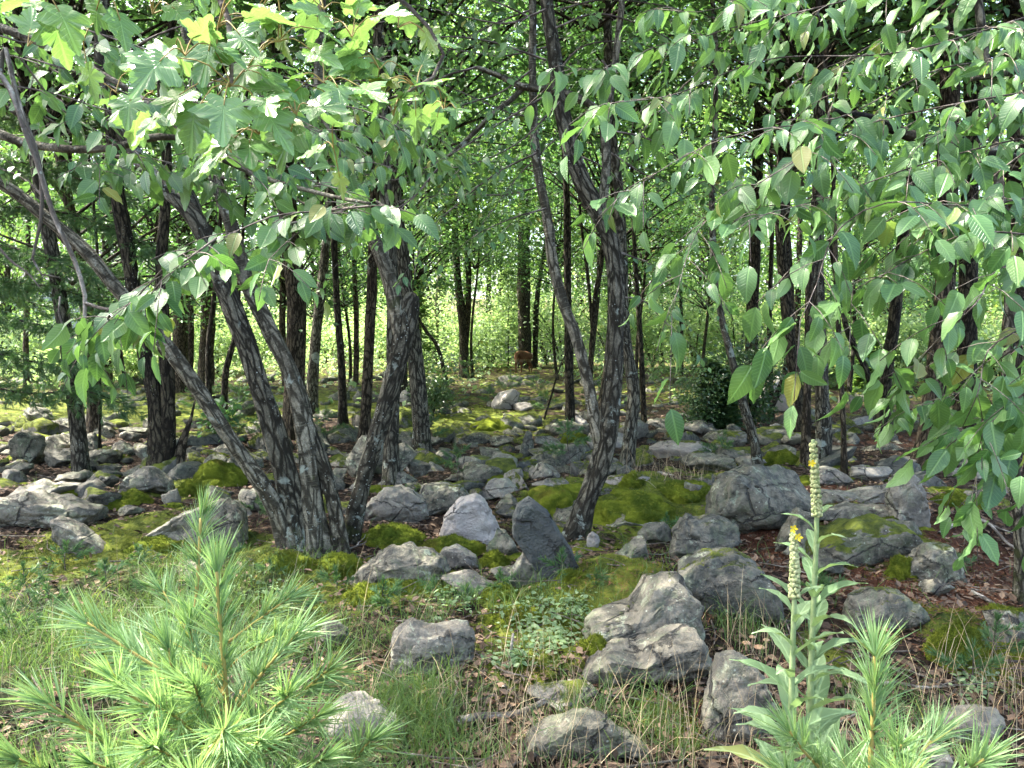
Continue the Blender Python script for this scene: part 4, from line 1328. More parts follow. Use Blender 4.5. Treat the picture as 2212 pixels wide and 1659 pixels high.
tree('slender_tree', 'very thin dark stem growing out of the top of the outcrop', [[(1824, 1030, 16), (1822, 940, 14), (1818, 840, 12), (1812, 720, 13), (1806, 600, 12), (1800, 380, 10)]], BARK_BROWN, crown=CROWN_MID, seed=54, seg=14, cs=.7)
tree('grey_tree', 'forked dark trunk with a limb leaning left behind the outcrop', [[(1905, 935, 36), (1912, 830, 30), (1928, 720, 30), (1945, 560, 28), (1965, 400, 26), (1985, 200, 24)], [(1900, 870, 18), (1862, 780, 16), (1832, 720, 14), (1815, 640, 12), (1790, 500, 10)]], BARK_DARK, crown=CROWN_MID, seed=55, seg=20)
tree('pine_tree', 'stout pale-footed pine trunk standing behind the split pale block', [[(1998, 1012, 64), (2008, 920, 50), (2026, 780, 50), (2042, 600, 48), (2048, 400, 48), (2052, 150, 46)]], BARK_BROWN, crown=CROWN_MID, seed=56, seg=26, rough=.2)
tree('pine_tree', 'dark furrowed pine trunk half hidden by the hanging birch leaves', [[(2084, 948, 58), (2086, 860, 50), (2090, 700, 46), (2095, 450, 42), (2100, 150, 38)]], BARK_DARK, crown=CROWN_MID, seed=57, seg=22, rough=.2)
tree('pine_tree', 'tall pinkish-brown pine trunk at the right beyond the birch branches', [[(2188, 1010, 60), (2190, 800, 56), (2200, 500, 54), (2196, 200, 50), (2190, 0, 48)]], BARK_BROWN, crown=CROWN_MID, seed=58, seg=22, rough=.2)
tree('grey_tree', 'slim trunk in the fallen leaves to the right of the outcrop', [[(2208, 1310, 34), (2204, 1200, 30), (2196, 1080, 30), (2186, 940, 32), (2178, 850, 28), (2180, 600, 26)]], BARK_GREY, crown=CROWN_MID, seed=59, seg=22)
# --- trunks farther back
BACK = [
    ('oak_tree', 'massive dark oak trunk standing behind the deer', [[(1133, 800, 40), (1134, 770, 35), (1132, 650, 34), (1132, 500, 33), (1138, 250, 32), (1142, 0, 30)]], BARK_DARK, 36),
    ('background_tree', 'thin crooked trunk touching the right side of the big oak', [[(1156, 770, 14), (1158, 680, 15), (1166, 600, 13), (1180, 520, 11), (1190, 400, 9)]], BARK_DARK, 36.5),
    ('background_tree', 'dark twin trunk left of the oak at the edge of the clearing', [[(1002, 792, 26), (1000, 700, 24), (988, 600, 20), (982, 480, 18), (980, 300, 16)], [(1004, 760, 18), (1012, 650, 16), (1010, 540, 15), (1000, 400, 13)]], BARK_DARK, 30),
    ('background_tree', 'mossy leaning pole propped left of the dark twin trunk', [([(968, 790, 10), (945, 750, 11), (920, 715, 10), (900, 680, 8), (895, 672, 5)], False)], BARK_DARK, 26),
    ('background_tree', 'brown trunk tapering up behind the broken birch', [[(786, 960, 34), (792, 850, 28), (800, 700, 28), (805, 560, 26), (812, 300, 24)]], BARK_BROWN, 10.5),
    ('background_tree', 'narrow dark trunk with a slight lean beyond the birch clump', [[(742, 920, 24), (738, 800, 20), (728, 650, 18), (722, 500, 16), (730, 250, 14)]], BARK_DARK, 12.5),
    ('background_tree', 'ivy-dark straight trunk in the gap behind the broken birch top', [[(868, 800, 30), (868, 650, 28), (862, 500, 28), (858, 250, 26)]], BARK_DARK, 22),
    ('background_tree', 'thin trunk seen just left of the broken birch', [[(768, 830, 14), (770, 700, 14), (765, 560, 12), (760, 300, 10)]], BARK_BROWN, 24),
    ('pine_tree', 'big rough-barked pine behind the birch clump stems', [[(634, 868, 60), (638, 780, 54), (640, 650, 52), (625, 500, 48), (610, 330, 46), (600, 100, 42)]], BARK_BROWN, 13.5),
    ('pine_tree', 'pale reddish pine trunk lit by sun left of the birch clump', [[(440, 812, 44), (448, 730, 38), (452, 620, 38), (455, 450, 36), (460, 200, 34)]], BARK_BROWN, 21),
    ('pine_tree', 'second reddish pine trunk left of the sunlit one', [[(388, 790, 40), (390, 700, 36), (395, 550, 34), (398, 300, 32)]], BARK_BROWN, 24),
    ('slender_tree', 'thin dark stem in front of the reddish pine trunks', [[(452, 845, 16), (450, 760, 14), (458, 680, 12), (470, 560, 11), (480, 380, 9)]], BARK_DARK, 14),
    ('slender_tree', 'short dark curved stem leaning right of the reddish pines', [[(480, 856, 20), (488, 800, 16), (505, 740, 14), (512, 680, 12), (520, 560, 10)]], BARK_DARK, 14.5),
    ('background_tree', 'dark trunk standing behind the left stem of the forked tree', [[(1232, 850, 26), (1228, 740, 22), (1226, 600, 20), (1224, 420, 18), (1215, 200, 16)]], BARK_DARK, 15),
    ('background_tree', 'forked thin tree in the gap between the stems of the forked tree', [[(1272, 830, 16), (1280, 720, 14), (1286, 640, 13), (1300, 560, 12), (1310, 400, 10)], [(1280, 720, 10), (1270, 600, 9), (1255, 480, 8)]], BARK_DARK, 18),
    ('background_tree', 'thin straight trunk to the right of the forked tree', [[(1392, 880, 16), (1386, 780, 14), (1380, 680, 14), (1372, 560, 12), (1365, 350, 10)]], BARK_DARK, 16),
    ('background_tree', 'slim pole at the edge of the clearing right of the forked tree', [[(1472, 802, 10), (1472, 720, 10), (1470, 600, 9), (1468, 400, 8)]], BARK_DARK, 30),
    ('background_tree', 'very dark heavy trunk wrapped by laurel leaves', [[(1622, 880, 40), (1622, 780, 34), (1626, 640, 32), (1632, 500, 30), (1640, 250, 28)]], BARK_DARK, 16),
    ('background_tree', 'dark curved trunk sweeping up in front of the pale clearing boulder', [[(1645, 872, 18), (1680, 850, 18), (1698, 800, 17), (1704, 700, 15), (1700, 560, 14), (1705, 300, 12)]], BARK_DARK, 15.5),
    ('background_tree', 'short dark trunk next to the curved one at the pale clearing boulder', [[(1668, 860, 14), (1664, 780, 13), (1662, 700, 12), (1668, 500, 10)]], BARK_DARK, 15.8),
    ('background_tree', 'distant trunk seen through the white pine boughs', [[(58, 835, 16), (56, 740, 14), (60, 600, 13), (62, 400, 12)]], BARK_BROWN, 24),
    ('background_tree', 'brown trunk behind the leaning birch stem', [[(232, 800, 22), (228, 700, 20), (228, 560, 18), (225, 350, 16)]], BARK_BROWN, 26),
    ('background_tree', 'thin upright pole in the rubble left of the twin-trunked tree', [[(216, 978, 7), (215, 900, 6), (216, 800, 6), (214, 700, 5)]], BARK_DARK, 10.5),
    ('background_tree', 'tall straight trunk in the far clearing left of the oak', [[(905, 790, 16), (905, 650, 15), (908, 480, 14), (910, 250, 13)]], BARK_BROWN, 34),
    ('background_tree', 'pale trunk in the far clearing above the mossy pole', [[(940, 775, 14), (945, 650, 14), (958, 480, 12), (975, 250, 11)]], BARK_SMOOTH, 40),
    ('background_tree', 'slim far trunk right of the deer clearing', [[(1430, 790, 12), (1428, 650, 12), (1425, 450, 11), (1420, 200, 10)]], BARK_DARK, 38),
    ('background_tree', 'far trunk showing between the slender trunks on the right', [[(1718, 830, 16), (1722, 700, 15), (1728, 500, 14), (1735, 250, 13)]], BARK_DARK, 24),
    ('background_tree', 'brown far trunk behind the forked dark trunk on the right', [[(1860, 820, 14), (1858, 700, 13), (1856, 520, 12), (1850, 250, 11)]], BARK_BROWN, 32),
]
for k, (nm, lb, st, mt, d) in enumerate(BACK):
    g = 'trees in the background' if nm == 'background_tree' else None
    far = d > 22
    tree(nm, lb, st, mt, d=None if d < 13 else d, crown=None if 'pole propped' in lb else (CROWN_SUN if far else CROWN_MID), seed=100 + k, seg=14 if d > 15 else 18, rough=.16, top_z=13 if far else 9.5, cs=1.0 if far else .95, crown_drop=7.5 if far else 3.5, flare=.35)

# --- near birch hanging in from the right (its trunk stands outside the view)
def limb(root, base, pts, radii, mat=BARK_SMOOTH, seg=12, name='branch', rough=.08, seed=2):
    P = pxpoly(pts)
    n = max(12, int(np.linalg.norm(np.diff(P, axis=0), axis=1).sum() / .05))
    Q = smooth_poly(np.concatenate([P, np.asarray(radii)[:, None]], 1), n)
    V, Fc, ex = tube(Q[:, :3], Q[:, 3], seg, rough, seed)
    return part(root, name, V, Fc, mat, base, vattr={'bk': ex['bk']})


def side_trunk(root, base, height, r, bend, seed):
    zz = np.linspace(0, height, 40)
    P = np.stack([base[0] + bend[0] * (zz / height) ** 2 + .05 * np.sin(zz * 1.3 + seed), base[1] + bend[1] * (zz / height) ** 2, base[2] + zz], -1)
    V, Fc, ex = tube(P, np.linspace(r, r * .35, 40), 28, .15, seed, .4)
    part(root, 'trunk', V, Fc, BARK_SMOOTH, base, vattr={'bk': ex['bk']})
    return P


rng = np.random.RandomState(900)
bx, by = 3.6, 3.4
baseR = np.array([bx, by, Hs(bx, by) - .05])
rootR = thing('birch_tree', 'birch whose toothed green leaves hang in front of the trees above the mullein', 'tree', baseR)
TP = side_trunk(rootR, baseR, 7.0, .11, (.3, .3), 3)
limb(rootR, baseR, [(2960, 470, 3.42), (2600, 470, 3.4), (2330, 420, 3.4), (2212, 380, 3.4), (2090, 330, 3.4), (1960, 290, 3.3), (1880, 255, 3.2), (1800, 240, 3.1)], [.045, .04, .036, .034, .030, .024, .016, .010], BARK_DARK)
limb(rootR, baseR, [(2300, 380, 3.4), (2180, 340, 3.3), (2080, 330, 3.2), (1980, 300, 3.1)], [.026, .022, .016, .01], BARK_DARK, seed=4)
limb(rootR, baseR, [(2960, 120, 3.42), (2600, -60, 3.0), (2250, -120, 2.8), (1900, -60, 2.7)], [.035, .03, .022, .01], seed=5)
limb(rootR, baseR, [(2960, 620, 3.42), (2600, 560, 2.7), (2350, 520, 2.3), (2200, 540, 2.1)], [.03, .022, .014, .008], seed=6)
limb(rootR, baseR, [(2960, 300, 3.42), (2600, 200, 2.8), (2300, 150, 2.5), (2100, 170, 2.4)], [.03, .022, .014, .008], seed=7)
RS = [
    ([(2150, -90), (1850, -20), (1560, 70), (1380, 120), (1250, 180)], 2.55),
    ([(2000, -120), (1760, -60), (1560, -10), (1400, 30)], 2.7),
    ([(2260, 20), (1950, 90), (1680, 150), (1450, 190), (1320, 220)], 2.45),
    ([(2300, 140), (2060, 170), (1830, 220), (1640, 280), (1470, 330), (1350, 410)], 2.35),
    ([(2250, 60), (2060, 60), (1880, 100), (1720, 170)], 2.7),
    ([(2300, 210), (2060, 250), (1860, 310), (1680, 370), (1560, 430), (1480, 540), (1445, 640)], 2.15),
    ([(2320, 300), (2120, 330), (1930, 380), (1780, 430), (1640, 460), (1560, 520)], 2.25),
    ([(2340, 430), (2120, 420), (1930, 450), (1800, 520), (1750, 620), (1735, 700)], 1.95),
    ([(2340, 500), (2140, 510), (2000, 540), (1910, 590), (1850, 650), (1830, 700)], 1.95),
    ([(2350, 560), (2200, 580), (2090, 650), (2010, 750), (1960, 830)], 1.85),
    ([(2360, 640), (2240, 680), (2160, 760), (2110, 850), (2080, 930)], 1.85),
    ([(2360, 740), (2260, 800), (2190, 880), (2150, 970), (2120, 1040)], 1.8),
    ([(2330, 850), (2240, 910), (2200, 980), (2190, 1060)], 1.75),
    ([(2300, 700), (2180, 770), (2080, 830), (2010, 870)], 2.3),
    ([(2360, 600), (2200, 470), (2060, 470), (1950, 500)], 2.2),
    ([(2330, 160), (2200, 190), (2080, 240), (1990, 320)], 2.3),
    ([(2330, 60), (2230, 90), (2140, 140)], 2.2),
    ([(2350, 760), (2260, 840), (2180, 900), (2110, 940)], 2.2),
    ([(2300, 300), (2200, 350), (2120, 420), (2080, 500)], 2.1),
    ([(1760, -60), (1640, 20), (1520, 130), (1420, 260)], 2.6),
    ([(2212, -60), (2080, 0), (1960, 60), (1860, 140), (1800, 220)], 2.5),
    ([(2850, 150), (2650, 180), (2450, 200), (2300, 240)], 2.8), ([(2850, 420), (2650, 450), (2480, 520), (2350, 640)], 2.7), ([(2900, 560), (2700, 560), (2520, 600), (2400, 720)], 2.4), ([(2800, 0), (2600, 20), (2400, 60), (2250, 130)], 2.9),
    ([(2212, 240), (2000, 360), (1850, 420), (1720, 420), (1600, 400)], 2.5),
]
sp = []
for k, (pts, d) in enumerate(RS):
    P = pxpoly([(u + rng.normal(0, 14), v + rng.normal(0, 16), d + .25 * (u - 1800) / 600 + rng.normal(0, .12)) for u, v in pts])
    sp.append(spray(P, rng, .0032, .060, (.07, .20), .031, .082 if d < 2.0 else .070, .42, .03))
nR = leafy(rootR, baseR, sp, 'birch', rng)

# --- near birch hanging in from the left
rng = np.random.RandomState(901)
bx, by = -3.3, 2.9
baseL = np.array([bx, by, Hs(bx, by) - .05])
rootL = thing('birch_tree', 'birch whose drooping leafy sprays hang in front of the birch clump', 'tree', baseL)
side_trunk(rootL, baseL, 6.5, .10, (-.3, .2), 5)
limb(rootL, baseL, [(-800, 330, 2.92), (-400, 240, 2.8), (-100, 250, 2.6), (0, 290, 2.5), (60, 310, 2.5), (150, 322, 2.45), (250, 318, 2.4), (330, 296, 2.4), (420, 300, 2.4)], [.034, .028, .02, .015, .013, .012, .011, .012, .005], BARK_SMOOTH)
limb(rootL, baseL, [(-800, 200, 2.92), (-300, 60, 2.6), (-60, 120, 2.3), (20, 190, 2.3), (45, 260, 2.3), (80, 350, 2.3), (118, 470, 2.3), (160, 560, 2.3), (184, 640, 2.3), (180, 700, 2.3), (170, 752, 2.3)], [.022, .016, .009, .008, .007, .007, .007, .0065, .006, .005, .003], DEAD, seed=8)
limb(rootL, baseL, [(184, 655, 2.3), (215, 665, 2.28), (250, 668, 2.25), (300, 660, 2.2)], [.006, .005, .004, .003], DEAD, seed=9, seg=8)
limb(rootL, baseL, [(0, 170, 2.35), (10, 100, 2.35), (40, 220, 2.35), (80, 330, 2.35), (90, 400, 2.35), (88, 480, 2.35), (70, 560, 2.35), (85, 590, 2.35), (130, 600, 2.35)], [.007, .007, .007, .006, .006, .005, .004, .003, .002], DEAD, seed=10, seg=8)
limb(rootL, baseL, [(-30, 500, 2.35), (20, 560, 2.35), (60, 590, 2.35), (85, 620, 2.35)], [.004, .004, .003, .002], DEAD, seed=12, seg=8)
limb(rootL, baseL, [(130, 640, 2.35), (128, 680, 2.35), (145, 720, 2.35), (168, 748, 2.32)], [.003, .003, .003, .003], DEAD, seed=13, seg=8)
limb(rootL, baseL, [(-800, 100, 2.92), (-300, 0, 2.6), (0, 60, 2.4), (200, 150, 2.4), (330, 230, 2.4), (430, 320, 2.35)], [.03, .022, .014, .010, .008, .005], BARK_SMOOTH, seed=14)
limb(rootL, baseL, [(430, 320, 2.35), (560, 380, 2.35), (700, 420, 2.3), (800, 440, 2.2)], [.008, .007, .006, .004], BARK_SMOOTH, seed=15)
LS = [
    ([(60, 120), (200, 170), (330, 220), (430, 290), (500, 370)], 2.6), ([(-20, 180), (120, 190), (260, 230), (380, 260)], 2.5), ([(150, 60), (330, 120), (480, 170), (640, 240), (760, 320)], 2.7),
    ([(300, 240), (440, 270), (560, 330), (680, 360), (790, 350)], 2.5), ([(420, 300), (520, 350), (590, 430), (640, 520)], 2.3), ([(560, 330), (660, 390), (740, 410), (800, 430)], 2.3),
    ([(800, 440), (690, 450), (570, 480), (470, 520), (380, 560), (310, 620), (250, 690)], 2.0), ([(760, 450), (670, 480), (610, 530), (580, 570)], 2.1), ([(480, 520), (400, 560), (340, 610), (310, 660)], 1.95),
    ([(420, 560), (340, 600), (290, 650)], 2.0), ([(620, 480), (690, 470), (760, 450), (800, 440)], 2.1), ([(60, 140), (140, 220), (240, 290), (330, 340)], 2.4), ([(100, 260), (170, 300), (210, 370)], 2.5),
    ([(640, 220), (760, 230), (850, 270), (890, 330)], 3.0), ([(500, 140), (640, 170), (780, 230), (900, 300), (960, 350)], 3.1), ([(-40, 60), (90, 90), (220, 100), (360, 160)], 2.6), ([(250, 680), (225, 710), (200, 735)], 1.95),
    ([(760, 200), (860, 240), (960, 280), (1010, 330)], 3.3), ([(650, 90), (780, 120), (900, 180)], 3.0), ([(280, 210), (420, 220), (560, 230), (700, 300)], 2.4), ([(200, 330), (330, 350), (420, 380)], 2.6)]
sp = []
for pts, d in LS:
    sp.append(spray(pxpoly([(u + rng.normal(0, 8), v + rng.normal(0, 8), d + rng.normal(0, .1)) for u, v in pts]), rng, .0032, .055, (.06, .19), .029, .067 if d > 2.05 else .070, .3, .05))
nL = leafy(rootL, baseL, sp, 'birch', rng)

# --- low sprays on the birch clump and the forked tree, deeper in
rng = np.random.RandomState(902)
def low_sprays(root, base, specs, rng, maxobj, ll=.072):
    sp = []
    for pts, d in specs:
        sp.append(spray(pxpoly([(u, v, d) for u, v in pts]), rng, .009, .17, (.25, .6), .05, ll, .25, .1, front=(0, -.25, .9)))
    return leafy(root, base, sp, 'birch', rng, maxobj, stuff_simple=True)


low_sprays(rootF, baseF, [([(1190, 200), (1090, 260), (980, 330), (880, 380), (800, 400)], 5.6), ([(1180, 130), (1060, 90), (950, 80), (840, 110)], 5.9), ([(1030, 145), (950, 170), (880, 230), (840, 300)], 5.7), ([(960, 345), (900, 420), (830, 470), (780, 520)], 5.6),
    ([(1160, 330), (1080, 370), (1000, 430), (930, 500), (900, 560)], 6.0), ([(1200, 60), (1290, 30), (1400, 60), (1500, 120)], 6.2), ([(1310, 280), (1400, 300), (1480, 350), (1560, 420)], 6.2), ([(1235, 330), (1300, 360), (1370, 420)], 6.5),
    ([(1150, 40), (1060, 0), (950, -30), (850, 0)], 6.3), ([(1180, 450), (1110, 470), (1040, 500)], 6.2), ([(1320, 540), (1380, 560), (1440, 590)], 6.4), ([(1210, 220), (1130, 300), (1060, 340), (1000, 360)], 5.8), ([(1150, 150), (1080, 200), (990, 230), (920, 260)], 6.0),
    ([(1180, 20), (1100, 50), (1020, 40), (940, 20)], 5.6), ([(1330, 640), (1390, 650), (1430, 690)], 6.4), ([(1300, 130), (1350, 200), (1380, 280)], 6.6),
    ([(1190, 100), (1090, 120), (1000, 110), (900, 90)], 6.8), ([(1180, 260), (1090, 240), (1000, 200), (900, 160)], 6.9), ([(1200, 160), (1260, 100), (1350, 90), (1440, 110)], 6.9), ([(1180, 400), (1090, 420), (980, 420), (880, 430)], 7.0), ([(1210, 20), (1300, 0), (1420, 10), (1540, 40)], 7.0), ([(1320, 330), (1400, 380), (1480, 400), (1560, 380)], 7.2), ([(1200, 300), (1120, 380), (1060, 460)], 7.4), ([(1150, 20), (1050, 60), (940, 130), (860, 200)], 7.2)], rng, 150)
low_sprays(rootB, baseB, [([(400, 300), (540, 260), (680, 240), (800, 280)], 5.2), ([(270, 250), (400, 200), (540, 150), (680, 120)], 5.5), ([(462, 380), (580, 400), (700, 400), (820, 370)], 5.6), ([(222, 150), (330, 80), (460, 40), (600, 30)], 5.3), ([(430, 250), (560, 210), (700, 180), (860, 170)], 5.9), ([(430, 120), (580, 90), (740, 60), (880, 40)], 5.7),
    ([(100, 430), (40, 380), (-40, 350)], 5.0), ([(330, 370), (230, 330), (120, 300), (20, 290)], 5.2), ([(270, 250), (170, 180), (60, 130), (-40, 110)], 5.3)], rng, 100)

# --- maple bough close to the camera, tree standing left of the viewpoint
rng = np.random.RandomState(903)
bx, by = -2.1, .9
baseM = np.array([bx, by, Hs(bx, by) - .05])
rootM = thing('maple_tree', 'young maple whose glossy pointed bright green leaves hang over the upper left', 'tree', baseM)
side_trunk(rootM, baseM, 3.6, .045, (-.1, .1), 7)
limb(rootM, baseM, [(-2300, -300, 1.0), (-1000, -400, 1.1), (-200, -260, 1.2), (200, -160, 1.2), (400, -90, 1.2), (480, 0, 1.18), (498, 90, 1.17), (500, 180, 1.15)], [.014, .012, .009, .007, .006, .005, .004, .003], TWIG, 8)
limb(rootM, baseM, [(200, -160, 1.2), (500, -110, 1.35), (760, -60, 1.45), (900, 30, 1.5), (960, 130, 1.5), (900, 190, 1.5), (820, 220, 1.5)], [.007, .006, .005, .004, .0035, .003, .002], TWIG, 8, seed=5)
limb(rootM, baseM, [(-200, -260, 1.2), (0, -100, 1.2), (100, -40, 1.2), (230, -20, 1.2)], [.006, .005, .004, .003], TWIG, 8, seed=6)
CL = [  # cluster centres: u, v, depth, number of leaves, spread px
    (500, 185, 1.15, 9, 130), (470, 60, 1.18, 7, 130), (400, 120, 1.12, 4, 120), (600, 90, 1.2, 6, 110), (640, 250, 1.2, 5, 100), (560, 290, 1.2, 4, 90), (700, 180, 1.3, 5, 100), (760, 80, 1.4, 5, 90), (820, 150, 1.45, 6, 80), (900, 190, 1.5, 7, 80), (960, 240, 1.5, 5, 70), (850, 250, 1.5, 5, 70),
    (230, -10, 1.15, 4, 90), (90, 0, 1.2, 4, 100), (330, 30, 1.25, 4, 100), (60, 100, 1.5, 3, 80), (180, 90, 1.5, 4, 90), (700, 20, 1.4, 5, 100), (860, 60, 1.5, 4, 80), (420, 240, 1.3, 4, 90), (330, 200, 1.45, 4, 90), (250, 200, 1.6, 4, 80), (720, 320, 1.45, 3, 70), (600, -10, 1.2, 5, 120), (350, -40, 1.2, 5, 120), (500, 330, 1.25, 3, 60)]
pos, tip, nor, siz, pet = [], [], [], [], []
for u, v, d, n, s in CL:
    c = at(u, v, d)
    for k in range(n):
        a = rng.uniform(0, 6.28)
        r = rng.uniform(.5, 1.0) * s * d / F
        p = c + np.array([math.cos(a) * r, rng.normal(0, .05), math.sin(a) * r * .75])
        out = nrm(p - c)
        td = nrm(out * .8 + np.array([0, -.15, -.45]) + rng.normal(0, .25, 3))
        L = rng.uniform(.048, .080)
        b = p - td * L * .25
        pos.append(b); tip.append(td); siz.append(L)
        nor.append(nrm(np.array([0, -.5, .8]) + rng.normal(0, .35, 3)))
        mid = (c + b) / 2 + np.array([0, 0, .012])
        pet.append(tube(smooth_poly(np.array([c, mid, b + td * .012]), 6), np.linspace(.0012, .0008, 6), 5))
pos, tip, nor, siz = map(np.array, (pos, tip, nor, siz))
leaf_objects(rootM, baseM, 'maple', pos, tip, nor, siz, rng)
V, Fc, ex = cat_geo(pet)
part(rootM, 'petioles', V, Fc, PETIOLE, baseM, kind='stuff', vattr={'bk': ex['bk']})

# ------------------------------------------------------------------ far woods, clearing trees, shrubs
def far_woods():
    rng = np.random.RandomState(42)
    nclump = 1550
    x = rng.uniform(-62, 62, nclump); y = rng.uniform(53, 78, nclump)
    z = H(x, y) + 28 * rng.rand(nclump) ** .85
    z[:750] = H(x[:750], y[:750]) + 13 * rng.rand(750)
    x[:750] *= .75
    per = 95
    c = np.stack([x, y, z], -1)
    r = rng.uniform(.8, 2.0, nclump)
    p = (c[:, None, :] + rng.normal(0, 1, (nclump, per, 3)) * (r[:, None, None] * np.array([.8, .8, .45]))).reshape(-1, 3)
    n = len(p)
    tipd = nrm(rng.normal(0, 1, (n, 3)) + np.array([0, 0, -.4]))
    nor = nrm(np.array([0, -.2, .8]) + rng.normal(0, .5, (n, 3)))
    V, Fc, ex, uv = leaf_cloud(p, tipd, nor, rng.uniform(.22, .48, n), rng, 'far')
    o = link('far_woods', build_mesh('far_woods', V, Fc, LEAF_SUN, fattr=ex))
    tag(o, 'sunlit green wall of leaves of the far woods', 'woods', kind='stuff')
    g = []
    for k in range(60):
        xx, yy = rng.uniform(-55, 55), rng.uniform(52, 70)
        zz = Hs(xx, yy)
        g.append(tube(np.array([(xx, yy, zz - .2), (xx + rng.normal(0, .3), yy, zz + 10), (xx + rng.normal(0, .6), yy, zz + 22)]), np.array([.24, .17, .06]) * rng.uniform(.6, 1.3), 7))
    V, Fc, ex = cat_geo(g)
    t = link('far_trunks', build_mesh('far_trunks', V, Fc, BARK_DARK, vattr={'bk': ex['bk']}))
    tag(t, 'far-off tree trunks inside the distant woods', 'woods', kind='stuff')


far_woods()
rng = np.random.RandomState(43)
k = 0
CT = [(-24, 37), (-18, 46), (-11, 50), (-5.5, 51), (-1.0, 53), (4.5, 51), (9, 48), (13, 50), (18, 42), (23, 46), (28, 40), (-30, 45), (24, 31), (-21, 33)]
for x, y in CT:
    base = np.array([x, y, Hs(x, y) - .1])
    side = 'left of' if x < 4 else 'right of'
    root = thing('clearing_tree', ('leafy young tree in the sunny clearing left of the oak' if x < 4 else 'leafy young tree in the sunny clearing right of the oak'), 'tree', base, 'leafy trees around the sunny clearing ' + side + ' the oak')
    h = rng.uniform(10, 15)
    zz = np.linspace(0, h, 14)
    P = np.stack([x + .3 * np.sin(zz * .4 + x), y + .2 * np.sin(zz * .3), base[2] + zz], -1)
    V, Fc, ex = tube(P, np.linspace(rng.uniform(.12, .2), .03, 14), 9, .1, k, .3)
    part(root, 'trunk', V, Fc, BARK_DARK, base, vattr={'bk': ex['bk']})
    s = rng.uniform(1.0, 1.35)
    place_crown(root, base, (x, y, base[2] + rng.uniform(1.2, 2.6)), CROWN_SUN[k % 5], (s, s, s * rng.uniform(1.1, 1.5)), rng.uniform(0, 6.28), rng)
    k += 1

# trees outside the frame whose crowns shade the floor
SHADE = [(-9.5, 9.0), (-7.5, 13.5), (8.6, 10.5), (10, 15), (-12, 18), (-4.2, 17.5), (2.2, 18.5), (6.5, 19), (-1.6, 12.0), (4.6, 12.8), (-6.2, 22), (13.5, 20), (2.5, 25), (-10.5, 25), (-5.5, 9.5)]
UNDER = [(-9, 20, 2.2), (-5.5, 26, 2.6), (-2.6, 21, 3.0), (1.6, 28, 3.4), (3.6, 22, 3.0), (6.6, 27, 2.6), (9.0, 21, 2.4), (12.5, 26, 2.2), (-13, 26, 2.2), (16, 30, 2.4), (-1.4, 30, 4.2), (4.5, 31, 3.2), (-7.8, 31, 2.4)]
for j, (x, y, zc) in enumerate(UNDER):
    base = np.array([x, y, Hs(x, y) - .1])
    root = thing('understory_tree', 'slim understory tree with low leafy sprays behind the stone field', 'tree', base, 'understory trees behind the stone field')
    zz = np.linspace(0, zc + 4.5, 30)
    P = np.stack([x + .15 * np.sin(zz * .8 + j), y + .12 * np.sin(zz * .6 + j), base[2] + zz], -1)
    V, Fc, ex = tube(P, np.linspace(.06, .015, 30), 10, .12, 400 + j, .3)
    part(root, 'trunk', V, Fc, BARK_DARK, base, vattr={'bk': ex['bk']})
    place_crown(root, base, (x, y, base[2] + zc), CROWN_MID[(j + 2) % 5], (1.0, 1.0, .85), j * 1.7, rng)
for j, (x, y) in enumerate(SHADE):
    base = np.array([x, y, Hs(x, y) - .1])
    u, v, _ = to_px(np.array([x, y, base[2]]))
    visible = -30 < float(u) < 2240
    bn = ('dark', 'brown', 'grey')[j % 3]
    root = thing('canopy_tree', 'tall tree with a bare ' + bn + ' trunk and high crown over the rocky floor', 'tree', base, bn + ' canopy trees over the rocky floor')
    h = rng.uniform(9, 11.5)
    zz = np.linspace(0, h, 40)
    P = np.stack([x + .25 * np.sin(zz * .5 + j), y + .2 * np.sin(zz * .37 + 2 * j), base[2] + zz], -1)
    V, Fc, ex = tube(P, np.linspace(rng.uniform(.09, .15), .03, 40), 16, .16, 200 + j, .35)
    part(root, 'trunk', V, Fc, (BARK_DARK, BARK_BROWN, BARK_GREY)[j % 3], base, vattr={'bk': ex['bk']})
    s = rng.uniform(1.1, 1.4)
    place_crown(root, base, (x, y, base[2] + h - 4.6 * s), CROWN_MID[j % 5], (s, s, s), rng.uniform(0, 6.28), rng)

